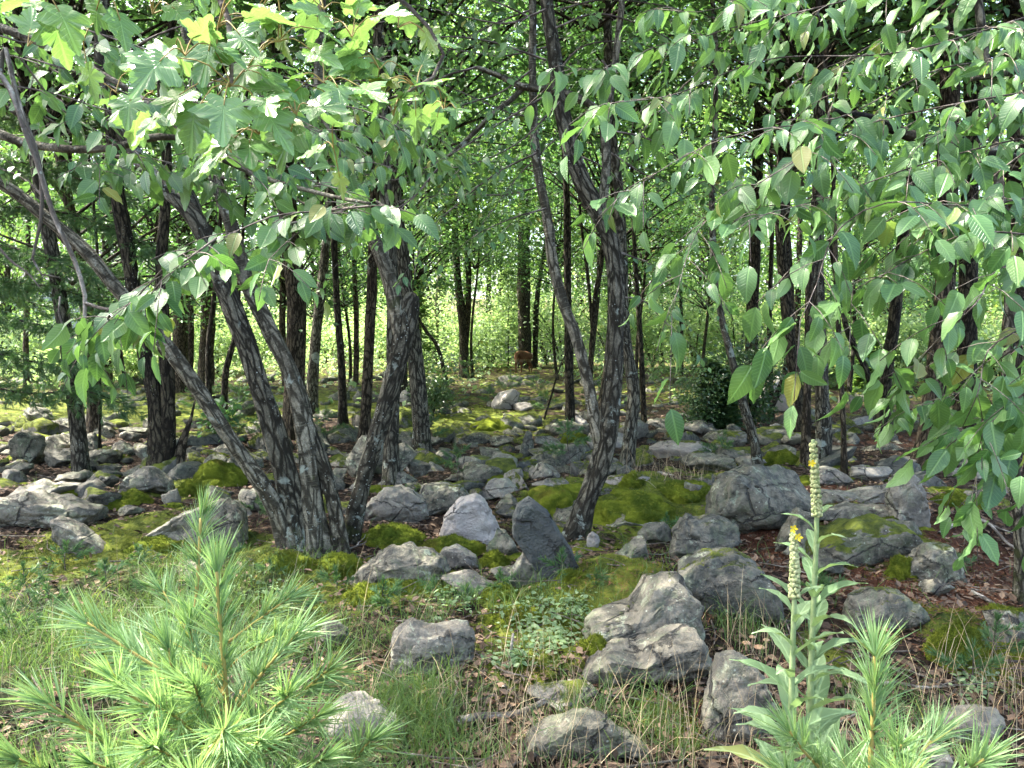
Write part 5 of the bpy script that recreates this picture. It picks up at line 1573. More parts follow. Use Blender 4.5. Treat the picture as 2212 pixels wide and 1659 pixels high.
# ------------------------------------------------------------------ pine foliage
def needles(P, nf, ln, wd, rng, t0=0.0, ang0=.95, ang1=.45, per=5, spread=.10, brush=.06):
    """bundles of needles along a shoot P (n,3): per needles per bundle"""
    P = np.asarray(P, float)
    n = len(P)
    T = nrm(np.gradient(P, axis=0))
    t = t0 + (1 - t0) * rng.rand(nf) ** .85
    nb = int(nf * brush)
    t[:nb] = 1.0
    i = np.clip((t * (n - 1)), 0, n - 1.001)
    a = np.floor(i).astype(int); f = (i - a)[:, None]
    pos = P[a] * (1 - f) + P[a + 1] * f
    tan = T[a]
    r = nrm(np.cross(tan, rng.normal(size=(nf, 3))))
    an = ang0 + (ang1 - ang0) * t + rng.normal(0, .12, nf)
    an[:nb] = np.abs(rng.normal(0, .45, nb))
    d = tan * np.cos(an)[:, None] + r * np.sin(an)[:, None]
    d = np.repeat(d, per, 0)
    pos = np.repeat(pos, per, 0)
    m = len(d)
    d = nrm(d + rng.normal(0, spread, (m, 3)))
    L = (ln * rng.uniform(.75, 1.12, m))[:, None]
    side = nrm(np.cross(d, rng.normal(size=(m, 3)))) * wd * .5
    sag = np.array([0, 0, -1.0]) * L * .06 + rng.normal(0, .07, (m, 3)) * L
    mid = pos + d * L * .55 + sag * .3
    tipp = pos + d * L + sag
    V = np.stack([pos - side, pos + side, mid + side * .95, mid - side * .95, tipp], 1).reshape(-1, 3)
    o = (np.arange(m) * 5)[:, None]
    Fq = o + np.array([0, 1, 2, 3]); Ft = o + np.array([3, 2, 4])
    rn = np.repeat(np.clip(rng.normal(.5, .36, m), 0, .99), 5)
    return V, [Fq, Ft], {'rnd': rn}


def pine_branch(root, base, poly, r, nf, ln, wd, rng, mat=NEEDLE, shoot_mat=None, t0=.12, name='branch'):
    P = np.asarray(poly, float)
    n = max(8, int(np.linalg.norm(np.diff(P, axis=0), axis=1).sum() / .02))
    Q = smooth_poly(P, min(n, 60))
    V, Fc, ex = tube(Q, np.linspace(r, r * .45, len(Q)), 8)
    b = part(root, name, V, Fc, shoot_mat or SHOOT, base, vattr={'bk': ex['bk']})
    V, Fc, ex = needles(Q, nf, ln, wd, rng, t0)
    me = build_mesh('needles', V - np.asarray(base), Fc, mat, smooth=False, fattr=ex)
    o = link('needles', me, b)
    o['kind'] = 'stuff'
    return Q


def sapling(name, label, stem, branches, d, rng, ln=.092, dens=.44, fw=.0024):
    p0 = at(stem[-1][0], stem[-1][1], stem[-1][2] if len(stem[-1]) > 2 else d)
    base = np.array([p0[0], p0[1], Hs(p0[0], p0[1]) - .02])
    root = thing(name, label, 'pine sapling', base)
    S = pxpoly([(s[0], s[1], s[2] if len(s) > 2 else d) for s in stem])[::-1]
    S = np.concatenate([[base], S])
    top = S[-1]; prev = S[-2]
    L = np.linalg.norm(np.diff(S, axis=0), axis=1).sum()
    Q = smooth_poly(S, 60)
    V, Fc, ex = tube(Q, np.linspace(.010, .0032, 60), 10)
    st = part(root, 'stem', V, Fc, SHOOT, base, vattr={'bk': ex['bk']})
    V, Fc, ex = needles(Q[26:], int(230 * dens), ln, fw, rng, .2, .9, .5, brush=.10)
    o = link('needles', build_mesh('needles', V - base, Fc, NEEDLE, smooth=False, fattr=ex), st)
    o['kind'] = 'stuff'
    for b in branches:
        pts = pxpoly([(q[0], q[1], q[2] if len(q) > 2 else d) for q in b])[::-1]
        Lb = np.linalg.norm(np.diff(pts, axis=0), axis=1).sum()
        pine_branch(root, base, pts, .0042, int((28 + 330 * Lb) * dens), ln, fw, rng)
    return root


rng = np.random.RandomState(55)
sapling('pine_sapling', 'large bushy white pine sapling with yellow shoots in front of the birch clump',
    [(468, 1235, 1.42), (474, 1330, 1.43), (484, 1440, 1.44), (492, 1560, 1.45), (500, 1700, 1.46)],
    [[(188, 1345, 1.38), (290, 1412, 1.4), (390, 1475, 1.42), (488, 1545, 1.45)], [(105, 1518, 1.3), (190, 1578, 1.33), (290, 1640, 1.38), (490, 1740, 1.46)], [(335, 1522, 1.22), (400, 1565, 1.28), (495, 1660, 1.46)],
     [(644, 1366, 1.42), (570, 1450, 1.43), (492, 1560, 1.45)], [(714, 1443, 1.36), (640, 1505, 1.4), (494, 1615, 1.46)], [(622, 1503, 1.22), (560, 1560, 1.3), (497, 1660, 1.46)], [(688, 1545, 1.28), (590, 1610, 1.36), (499, 1690, 1.46)],
     [(278, 1392, 1.55), (330, 1450, 1.52), (488, 1560, 1.45)], [(364, 1400, 1.35), (385, 1470, 1.38), (490, 1580, 1.45)], [(323, 1362, 1.6), (400, 1400, 1.55), (486, 1470, 1.44)], [(413, 1320, 1.5), (416, 1400, 1.5), (486, 1500, 1.44)],
     [(484, 1575, 1.08), (486, 1600, 1.18), (498, 1680, 1.46)], [(697, 1640, 1.2), (620, 1680, 1.3), (505, 1760, 1.46)], [(800, 1600, 1.3), (720, 1680, 1.36), (510, 1790, 1.46)], [(40, 1640, 1.2), (150, 1690, 1.28), (490, 1800, 1.46)], [(200, 1650, 1.15), (300, 1690, 1.25), (495, 1800, 1.46)],
     [(560, 1420, 1.6), (530, 1480, 1.55), (490, 1550, 1.45)], [(250, 1470, 1.25), (330, 1540, 1.32), (495, 1660, 1.46)], [(560, 1600, 1.15), (530, 1640, 1.25), (500, 1720, 1.46)], [(330, 1610, 1.15), (400, 1660, 1.25), (500, 1760, 1.46)], [(420, 1480, 1.25), (450, 1560, 1.35), (494, 1640, 1.46)], [(590, 1690, 1.1), (540, 1740, 1.3), (505, 1800, 1.46)], [(420, 1690, 1.05), (450, 1740, 1.3), (505, 1800, 1.46)]], 1.42, rng)
sapling('pine_sapling', 'taller thin-tipped white pine sapling rising behind the large bushy one',
    [(434, 1120), (431, 1180), (426, 1260), (421, 1360), (425, 1480), (440, 1640)],
    [[(624, 1292, 1.75), (550, 1345, 1.76), (424, 1440, 1.8)], [(350, 1275, 1.85), (390, 1335, 1.83), (423, 1400, 1.8)], [(600, 1370, 1.6), (520, 1420, 1.7), (427, 1500, 1.8)]], 1.8, rng, ln=.09, dens=.42)
sapling('pine_sapling', 'upright white pine sapling with a single bristling leader right of the mullein',
    [(1890, 1418), (1888, 1500), (1884, 1580), (1880, 1680)],
    [[(1706, 1580, 1.3), (1752, 1640, 1.34), (1880, 1760, 1.42)], [(1948, 1608, 1.3), (1915, 1670, 1.35), (1882, 1740, 1.42)], [(1820, 1640, 1.5), (1850, 1700, 1.46), (1881, 1760, 1.42)], [(2126, 1640, 1.25), (2040, 1700, 1.32), (1885, 1800, 1.42)], [(2030, 1580, 1.55), (1960, 1660, 1.5), (1884, 1760, 1.42)], [(1700, 1680, 1.2), (1780, 1740, 1.3), (1883, 1800, 1.42)], [(1960, 1690, 1.15), (1930, 1740, 1.3), (1884, 1800, 1.42)]], 1.4, rng, dens=.5)

# small pine seedlings among the stones (shared shapes)
def seedling_proto(seed, hgt, nbr, mat):
    rng = np.random.RandomState(seed)
    z = np.linspace(0, hgt, 10)
    S = np.stack([.03 * np.sin(z * 6 + seed), .03 * np.cos(z * 5), z], -1)
    tb = [tube(S, np.linspace(.006, .002, 10), 6)]
    nd = [needles(S[4:], 30, .075, .0042, rng, .3)]
    for k in range(nbr):
        zz = hgt * rng.uniform(.2, .85)
        a = rng.uniform(0, 6.28)
        L = (hgt - zz) * .55 + .09
        d = np.array([math.cos(a), math.sin(a), rng.uniform(.1, .5)])
        Q = np.array([0, 0, zz]) + d * np.linspace(0, L, 6)[:, None] + np.array([0, 0, .1]) * (np.linspace(0, 1, 6) ** 2)[:, None] * L
        tb.append(tube(Q, np.linspace(.003, .0015, 6), 5))
        nd.append(needles(Q, int(14 + 70 * L), .075, .0042, rng, .2))
    V, Fc, ex = cat_geo(tb)
    a = build_mesh('stem', V, Fc, TWIG, vattr={'bk': ex['bk']})
    V, Fc, ex = cat_geo(nd)
    return a, build_mesh('needles', V, Fc, mat, smooth=False, fattr=ex)


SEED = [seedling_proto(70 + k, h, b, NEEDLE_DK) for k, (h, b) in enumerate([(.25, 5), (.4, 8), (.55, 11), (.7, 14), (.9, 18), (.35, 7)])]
GRP = [('small pine seedling in the grass left of the birch clump', 'pine seedlings in the grass left of the birch clump'), ('small pine seedling among the stones behind the birch clump', 'pine seedlings behind the birch clump'),
       ('small pine seedling among the stones around the forked tree', 'pine seedlings around the forked tree'), ('small pine seedling in the litter around the outcrop', 'pine seedlings around the outcrop')]
rs = np.random.RandomState(88)
spots = [(u, v, s) for u, v, s in [(60, 1300, 5), (150, 1230, 0), (230, 1270, 0), (300, 1240, 5), (560, 1130, 1), (580, 1250, 0), (480, 1230, 0), (640, 1340, 0), (880, 1085, 0), (985, 1050, 2), (935, 1300, 0), (1010, 1310, 0), (1080, 1290, 0), (830, 1330, 0), (1590, 1310, 0), (1770, 1300, 0),
         (1230, 1010, 2), (1290, 880, 3), (1060, 880, 2), (960, 900, 4), (930, 960, 2), (1180, 900, 2), (620, 900, 4), (560, 960, 3), (450, 930, 4), (520, 900, 4), (500, 960, 3), (700, 960, 2), (90, 900, 4), (160, 880, 3), (30, 850, 4), (260, 900, 3), (250, 860, 4), (420, 870, 4), (1330, 860, 3), (1450, 870, 4), (1500, 890, 2), (1560, 1000, 1), (1660, 930, 2), (2150, 1440, 1), (2090, 1480, 0), (2080, 1240, 0), (1870, 880, 3), (1440, 1160, 0), (1290, 1280, 0), (1215, 1260, 0), (720, 1280, 0), (100, 1350, 5), (330, 1300, 0), (20, 1400, 1), (1100, 850, 3), (1010, 840, 4), (900, 870, 3), (1160, 850, 3), (1400, 840, 4), (1540, 860, 4)]]
for u, v, s in spots:
    g = gnd(u, v)
    gi = 0 if u < 620 and v > 1050 else 1 if u < 1000 else 2 if u < 1480 else 3
    root = thing('pine_seedling', GRP[gi][0], 'pine seedling', (g[0], g[1], Hs(g[0], g[1]) - .01), GRP[gi][1])
    root.rotation_euler = (0, 0, rs.uniform(0, 6.28))
    k = rs.uniform(.8, 1.25) * (.62 if v > 1050 else 1)
    root.scale = (k, k, k)
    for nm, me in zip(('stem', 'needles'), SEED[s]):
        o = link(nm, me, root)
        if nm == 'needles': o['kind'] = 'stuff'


def pine_boughs(root, base, specs, rng, mat=NEEDLE_DK, ln=.095, wd=.005):
    tb, nd = [], []
    for pts in specs:
        P = pxpoly(pts)
        L = np.linalg.norm(np.diff(P, axis=0), axis=1).sum()
        Q = smooth_poly(P, max(10, int(L / .08)))
        b = tube(Q, np.linspace(.022, .005, len(Q)), 7)
        bo = part(root, 'bough', b[0], b[1], BARK_DARK, base, vattr={'bk': b[2]['bk']})
        T = nrm(np.gradient(Q, axis=0))
        nd = []
        for j in range(2, len(Q)):
            for sd in (-1, 1):
                lat = nrm(np.cross(T[j], np.array([0, 0, 1.0]))) * sd
                for q in range(2):
                    d = nrm(T[j] * .7 + lat * rng.uniform(.3, .9) + rng.normal(0, .25, 3))
                    l = rng.uniform(.12, .42)
                    S = Q[j] + d * np.linspace(0, l, 6)[:, None] + np.array([0, 0, -.06]) * np.linspace(0, 1, 6)[:, None] ** 2
                    nd.append(needles(S, int(8 + 38 * l), ln, wd, rng, .25, per=4))
        V, Fc, ex = cat_geo(nd)
        o = link('needles', build_mesh('needles', V - base, Fc, mat, smooth=False, fattr=ex), bo)
        o['kind'] = 'stuff'


g = at(-170, 950, 10.5)
baseW = np.array([g[0], 10.5, Hs(g[0], 10.5) - .1])
rootW = thing('white_pine', 'white pine whose soft dark boughs reach in behind the bare dead twigs', 'tree', baseW)
zz = np.linspace(0, 9, 60)
P = np.stack([baseW[0] + .1 * np.sin(zz), baseW[1] + 0 * zz, baseW[2] + zz], -1)
V, Fc, ex = tube(P, np.linspace(.17, .04, 60), 22, .18, 9, .3)
part(rootW, 'trunk', V, Fc, BARK_BROWN, baseW, vattr={'bk': ex['bk']})
pine_boughs(rootW, baseW, [[(-165, 400, 10.5), (0, 350, 10), (150, 380, 9.6), (270, 430, 9.4)], [(-165, 500, 10.5), (0, 450, 10), (140, 460, 9.5), (260, 500, 9.2), (330, 540, 9)], [(-165, 560, 10.5), (-20, 530, 9.8), (110, 560, 9.2), (200, 600, 9)],
    [(-165, 640, 10.5), (-20, 610, 9.8), (110, 620, 9.4), (230, 660, 9.2)], [(-165, 700, 10.5), (-40, 680, 9.6), (80, 700, 9.2), (180, 720, 9)], [(-165, 780, 10.5), (-40, 760, 9.6), (60, 780, 9.2), (150, 790, 9)], [(-165, 840, 10.5), (-60, 830, 9.6), (60, 850, 9.2), (180, 845, 9), (260, 870, 9)],
    [(-165, 330, 10.5), (0, 260, 10.2), (160, 250, 10), (300, 290, 9.8)], [(-165, 450, 10.5), (-60, 380, 11.5), (90, 380, 12), (240, 400, 12.3)], [(-165, 600, 10.5), (-30, 560, 11.5), (120, 560, 12), (280, 590, 12.3)], [(-165, 720, 10.5), (-30, 640, 11.5), (90, 660, 12), (200, 690, 12.3)]], rng)


def shrub(name, label, u, v, hpx, wpx, d, n, mat, seed, leaf=.07, shape='diamond', group=None, stems=7, nup=.6):
    rng = np.random.RandomState(seed)
    x = at(u, v, d)[0]
    base = np.array([x, d, Hs(x, d) - .03])
    root = thing(name, label, 'shrub', base, group)
    hh, ww = hpx * d / F, wpx * d / F / 2
    pos, tip, nor, tb = [], [], [], []
    for k in range(stems):
        a = rng.uniform(0, 6.28)
        e = np.array([math.cos(a) * ww * rng.uniform(.3, 1), math.sin(a) * ww * rng.uniform(.3, 1), hh * rng.uniform(.6, 1)])
        Q = smooth_poly(np.array([[0, 0, 0], e * np.array([.35, .35, .55]), e]), 12)
        tb.append(tube(Q + base, np.linspace(.012, .004, 12) * max(1, hh / 1.5), 6))
        m = n // stems
        c = Q[rng.randint(3, 12, m)]
        o = rng.normal(0, 1, (m, 3)) * np.array([ww * .28, ww * .28, hh * .10])
        pos.append(c + o + base)
        tip.append(nrm(o * np.array([1, 1, .3]) + rng.normal(0, .3, (m, 3)) * ww + np.array([0, 0, .0])))
        nor.append(nrm(np.array([0, 0, nup]) + rng.normal(0, .5, (m, 3))))
    pos, tip, nor = map(np.concatenate, (pos, tip, nor))
    pos[:, 2] = np.maximum(pos[:, 2], base[2] + .05)
    V, Fc, ex, uv = leaf_cloud(pos, tip, nor, leaf * rng.uniform(.6, 1.25, len(pos)), rng, shape)
    part(root, 'foliage', V, Fc, mat, base, kind='stuff', fattr=ex)
    V, Fc, ex = cat_geo(tb)
    part(root, 'stems', V, Fc, BARK_DARK, base, kind='stuff', vattr={'bk': ex['bk']})


shrub('laurel_shrub', 'dark glossy laurel bush around the heavy dark trunk', 1620, 850, 210, 190, 14.5, 2600, LEAF_SHRUB, 1, .09)
shrub('laurel_shrub', 'small dark laurel bush beside the mossy leaning pole', 935, 840, 120, 120, 17, 1100, LEAF_SHRUB, 2, .09)
shrub('evergreen_shrub', 'low dark evergreen bush left of the slender bowing trunk', 1520, 880, 150, 130, 14, 1800, LEAF_SHRUB, 3, .06)
shrub('leafy_sapling', 'little bright-leaved maple seedling in front of the reddish pines', 460, 760, 90, 110, 12.5, 260, LEAF_MID, 4, .12, stems=4)
SH = [(880, 790, 150, 220, 36), (1060, 785, 170, 240, 39), (1010, 785, 120, 200, 36), (1215, 785, 190, 240, 38), (1320, 790, 180, 240, 36), (1410, 790, 170, 220, 36), (1500, 800, 190, 240, 32), (1180, 780, 200, 220, 41), (950, 785, 190, 220, 41), (820, 790, 170, 260, 38), (700, 795, 160, 260, 38), (560, 800, 180, 260, 34), (470, 800, 130, 220, 32), (300, 810, 110, 220, 28), (150, 810, 100, 200, 26), (60, 800, 130, 200, 30),
      (1850, 825, 150, 220, 26), (1950, 825, 160, 220, 25), (2060, 815, 170, 240, 28), (2160, 815, 160, 240, 27), (1780, 830, 110, 160, 25), (1590, 800, 190, 240, 31)]
for k, (u, v, h, w, d) in enumerate(SH):
    lb = ('sunlit pale green bush in the clearing left of the oak' if u < 1130 else 'sunlit pale green bush in the clearing right of the oak')
    shrub('clearing_shrub', lb, u, v, h, w, d, 2200, LEAF_PALE, 20 + k, .17, 'far', lb.replace('bush', 'bushes'), 8, .9)


def spruce(label, u, v, hpx, d, seed, mat):
    rng = np.random.RandomState(seed)
    x = at(u, v, d)[0]
    base = np.array([x, d, Hs(x, d) - .05])
    root = thing('spruce_sapling', label, 'tree', base)
    hh = hpx * d / F
    t = tube(np.array([base, base + [0, 0, hh * .5], base + [0, 0, hh]]), np.array([.04, .025, .008]), 7)
    part(root, 'trunk', t[0], t[1], BARK_DARK, base, vattr={'bk': t[2]['bk']})
    pos, tip, nor = [], [], []
    for k in range(130):
        z = rng.rand() ** 1.2
        r = (1 - z) * hh * .24 + .08
        a = rng.uniform(0, 6.28)
        m = 22
        q = np.linspace(.15, 1, m)[:, None]
        p = np.array([0, 0, z * hh]) + np.array([math.cos(a) * r, math.sin(a) * r, -.15 * r]) * q + rng.normal(0, .05, (m, 3))
        pos.append(p + base)
        tip.append(nrm(np.array([math.cos(a), math.sin(a), .1]) + rng.normal(0, .6, (m, 3)) * np.array([1, 1, .3])))
        nor.append(nrm(np.array([0, 0, 1]) + rng.normal(0, .35, (m, 3))))
    pos, tip, nor = map(np.concatenate, (pos, tip, nor))
    V, Fc, ex, uv = leaf_cloud(pos, tip, nor, .16 * rng.uniform(.6, 1.2, len(pos)), rng, 'far')
    part(root, 'foliage', V, Fc, mat, base, kind='stuff', fattr=ex)


def undergrowth():
    rng = np.random.RandomState(61)
    n = 40000
    x = rng.uniform(-30, 34, n); y = rng.uniform(19, 47, n)
    pt = fbm(np.stack([x * .35, y * .35, 0 * x], -1), 3, 91)
    k = rng.rand(n) < np.clip(.55 + 1.1 * pt, .05, 1) * (.12 + .88 * sstep(25, 32, y + .2 * np.abs(x)))
    xd = at(1131, 797, 34.0)[0]
    k &= ~((np.abs(x - xd * y / 34) < 1.3) & (y < 35))
    x, y, pt = x[k], y[k], pt[k]
    n = len(x)
    z = H(x, y) + rng.rand(n) ** 1.5 * (.35 + .9 * np.clip(pt + .3, 0, 1)) * (.35 + .65 * sstep(24, 32, y))
    p = np.stack([x, y, z], -1)
    V, Fc, ex, uv = leaf_cloud(p, nrm(rng.normal(size=(n, 3)) + [0, 0, .2]), nrm(np.array([0, -.2, .9]) + rng.normal(0, .45, (n, 3))), rng.uniform(.10, .24, n), rng, 'far')
    o = link('undergrowth', build_mesh('undergrowth', V, Fc, LEAF_PALE, fattr=ex))
    tag(o, 'low sunlit green undergrowth covering the clearing', 'undergrowth', kind='stuff')


undergrowth()
spruce('bright conical spruce sapling just left of the oak', 1098, 785, 240, 37, 1, LEAF_PALE)
spruce('dark little spruce beside the slender bowing trunk', 1545, 870, 160, 14.2, 2, LEAF_SHRUB)
spruce('soft green spruce sapling in the clearing left of the twin trunk', 905, 790, 200, 33, 3, LEAF_SUN)
spruce('pale young spruce in the sunny gap behind the outcrop', 1880, 850, 130, 22, 4, LEAF_SUN)

# ------------------------------------------------------------------ deer
def deer():
    c = at(1131, 797, 34.0)
    base = np.array([c[0], 34.0, Hs(c[0], 34.0)])
    root = thing('deer', 'reddish-brown deer standing with bowed head in front of the massive oak', 'deer', base)
    root.rotation_euler = (0, 0, math.radians(46))
    V = {'pel': (.34, 0, .80), 'mid': (.05, 0, .78), 'che': (-.28, 0, .76), 'nk1': (-.48, -.04, .84), 'nk2': (-.60, -.12, .72), 'hd': (-.66, -.18, .55), 'mz': (-.68, -.22, .40), 'tl': (.50, 0, .82), 'tl2': (.56, 0, .66)}
    R_ = {'pel': .19, 'mid': .20, 'che': .20, 'nk1': .12, 'nk2': .085, 'hd': .075, 'mz': .04, 'tl': .05, 'tl2': .035}
    E = [('pel', 'mid'), ('mid', 'che'), ('che', 'nk1'), ('nk1', 'nk2'), ('nk2', 'hd'), ('hd', 'mz'), ('pel', 'tl'), ('tl', 'tl2')]
    for s, nm in ((-1, 'l'), (1, 'r')):
        ox = .06 * s
        V['h1' + nm] = (.36 + ox, .11 * s, .62); R_['h1' + nm] = .115
        V['h2' + nm] = (.30 + ox, .12 * s, .47); R_['h2' + nm] = .06
        V['h3' + nm] = (.46 + ox, .12 * s, .30); R_['h3' + nm] = .035
        V['h4' + nm] = (.44 + ox, .12 * s, .04); R_['h4' + nm] = .024
        V['h5' + nm] = (.40 + ox, .12 * s, .0); R_['h5' + nm] = .026
        E += [('pel', 'h1' + nm), ('h1' + nm, 'h2' + nm), ('h2' + nm, 'h3' + nm), ('h3' + nm, 'h4' + nm), ('h4' + nm, 'h5' + nm)]
        V['f1' + nm] = (-.30 - ox, .10 * s, .56); R_['f1' + nm] = .085
        V['f2' + nm] = (-.31 - ox, .10 * s, .32); R_['f2' + nm] = .038
        V['f3' + nm] = (-.30 - ox, .10 * s, .04); R_['f3' + nm] = .024
        V['f4' + nm] = (-.34 - ox, .10 * s, .0); R_['f4' + nm] = .026
        E += [('che', 'f1' + nm), ('f1' + nm, 'f2' + nm), ('f2' + nm, 'f3' + nm), ('f3' + nm, 'f4' + nm)]
        V['e' + nm] = (-.60, -.17 + .13 * s, .64); R_['e' + nm] = .02
        E += [('hd', 'e' + nm)]
    ks = list(V)
    me = bpy.data.meshes.new('body')
    me.from_pydata([V[k] for k in ks], [(ks.index(a), ks.index(b)) for a, b in E], [])
    t = NT('deer_coat')
    oc = t.n('ShaderNodeTexCoord').outputs['Object']
    sx = t.n('ShaderNodeSeparateXYZ', i_0=oc)
    n = t.noise(oc, 9, 4, .6)
    col = t.mix(t.ramp(n, .3, .7), (.075, .032, .014), (.120, .054, .024))
    rump = t.math('MULTIPLY', t.ramp(sx.outputs[0], .42, .52), t.ramp(sx.outputs[2], .45, .6))
    col = t.mix(rump, col, (.36, .30, .25))
    belly = t.math('MULTIPLY', t.ramp(sx.outputs[2], .62, .56), t.ramp(sx.outputs[2], .42, .5))
    col = t.mix(t.math('MULTIPLY', belly, .6), col, (.26, .19, .13))
    me.materials.append(t.out(t.bsdf(col, .85, .2)))
    o = link('body', me, root)
    sk = o.modifiers.new('skin', 'SKIN')
    for i, k in enumerate(ks):
        sv = me.skin_vertices[0].data[i]
        sv.radius = (R_[k], R_[k])
        sv.use_root = (k == 'pel')
    o.modifiers.new('sub', 'SUBSURF').levels = 2
    o.modifiers['sub'].render_levels = 2


deer()

# ------------------------------------------------------------------ far fence, house, cables
FENCE = m_plain('weathered_board', (.10, .10, .105), (.20, .19, .185), .85, .2, 3)
d = 50
x0, x1 = at(905, 740, d)[0], at(1330, 740, d)[0]
base = np.array([x0, d, Hs(x0, d)])
fr = thing('board_fence', 'weathered dark board fence showing through the bushes behind the clearing', 'fence', base)


def box(c, s):
    V = np.array([(sx, sy, sz) for sx in (-.5, .5) for sy in (-.5, .5) for sz in (-.5, .5)]) * np.array(s) + np.array(c)
    Fc = np.array([(0, 1, 3, 2), (4, 6, 7, 5), (0, 4, 5, 1), (2, 3, 7, 6), (0, 2, 6, 4), (1, 5, 7, 3)])
    return V, Fc


xs = np.arange(x0, x1, .30)
rf = np.random.RandomState(4)
for i, x in enumerate(xs):
    zb = Hs(x, d)
    V, Fc = box((x, d + rf.uniform(-.01, .01), zb + .95), (.285, .03, 1.9 + rf.uniform(-.03, .03)))
    part(fr, 'board', V, Fc, FENCE, base, smooth=False, fattr={'rnd': np.full(8, rf.rand())})
for x in np.arange(x0, x1, 2.4):
    V, Fc = box((x, d - .07, Hs(x, d) + 1.0), (.12, .10, 2.05))
    part(fr, 'post', V, Fc, FENCE, base, smooth=False, fattr={'rnd': np.full(8, .2)})

HW = m_plain('grey_siding', (.30, .33, .37), (.36, .39, .43), .8, .2, .5)
HR = m_plain('dark_shingle', (.06, .06, .065), (.10, .10, .11), .9, .2, 3)
HG = m_plain('dark_pane', (.03, .035, .04), (.05, .055, .06), .1, .5, 3)
xa = at(60, 700, 48)[0]
base = np.array([xa, 48, Hs(xa, 48)])
ho = thing('grey_house', 'grey-blue house glimpsed through the white pine boughs', 'house', base)
V, Fc = box((xa - 3, 51, base[2] + 2.2), (13, 6, 5.0)); part(ho, 'wall', V, Fc, HW, base, smooth=False, fattr={'rnd': np.full(8, .5)})
V = np.array([(-9.9, -3.5, 4.7), (3.9, -3.5, 4.7), (3.9, 3.5, 4.7), (-9.9, 3.5, 4.7), (-9.9, 0, 7.2), (3.9, 0, 7.2)]) + np.array([xa, 51, base[2]])
part(ho, 'roof', V, [np.array([(0, 1, 5, 4), (2, 3, 4, 5)]), np.array([(1, 2, 5), (3, 0, 4)])], HR, base, smooth=False, fattr={'rnd': np.full(6, .5)})
for k in range(3):
    V, Fc = box((xa - 7 + 4 * k, 47.97, base[2] + 2.4), (1.1, .08, 1.4)); wf = part(ho, 'window', V, Fc, m_plain('white_frame', (.6, .6, .6)), base, smooth=False, fattr={'rnd': np.full(8, .5)})
    V, Fc = box((xa - 7 + 4 * k, 47.92, base[2] + 2.4), (.95, .06, 1.24)); me = build_mesh('pane', V - base, Fc, HG, smooth=False, fattr={'rnd': np.full(8, .5)}); link('pane', me, wf)

CAB = m_plain('cable', (.55, .56, .58), (.6, .6, .62), .5, .4)
for k, (ul, vl, ur, vr, lb) in enumerate([(500, 520, 1700, 538, 'pale utility cable passing behind the oak at mid height'), (500, 560, 1700, 440, 'slanting upper utility cable crossing behind the forked tree'), (400, 578, 1500, 604, 'lowest pale utility cable behind the twin trunk')]):
    a, b = at(ul - 900, vl - 8, 37.2), at(ur + 900, vr - 8, 37.8)
    t = np.linspace(0, 1, 40)[:, None]
    P = a * (1 - t) + b * t - np.array([0, 0, 1.0]) * (.5 * 4 * t * (1 - t) - .25)
    V, Fc, ex = tube(P, np.full(40, .02), 6)
    o = link('utility_cable', build_mesh('utility_cable', V - P[0], Fc, CAB), None, P[0])
    tag(o, lb, 'cable')

# ------------------------------------------------------------------ mullein
def mullein_leaf_mesh(seed):
    rng = np.random.RandomState(seed)
    ys = np.linspace(0, 1, 9)
    ws = np.array([.06, .095, .125, .145, .15, .135, .10, .05, .004]) * rng.uniform(.9, 1.15)
    V, uv = [], []
    arc = rng.uniform(.25, .6)
    for i, (y, w) in enumerate(zip(ys, ws)):
        z = .30 * y - arc * y ** 2.2
        r = .02 * math.sin(i * 2.3 + seed)
        V += [(-w, y, z + .35 * w + r), (0, y, z), (w, y, z + .35 * w - r)]
        uv += [(.5 - w * 1.4, y), (.5, y), (.5 + w * 1.4, y)]
    Fq = []
    for i in range(8):
        a = 3 * i
        Fq += [(a, a + 1, a + 4, a + 3), (a + 1, a + 2, a + 5, a + 4)]
    return build_mesh('leaf', np.array(V), np.array(Fq), MULLEIN, uv=np.array(uv), fattr={'rnd': np.full(len(V), seed / 7.0 % 1)})


ML = [mullein_leaf_mesh(k) for k in range(6)]


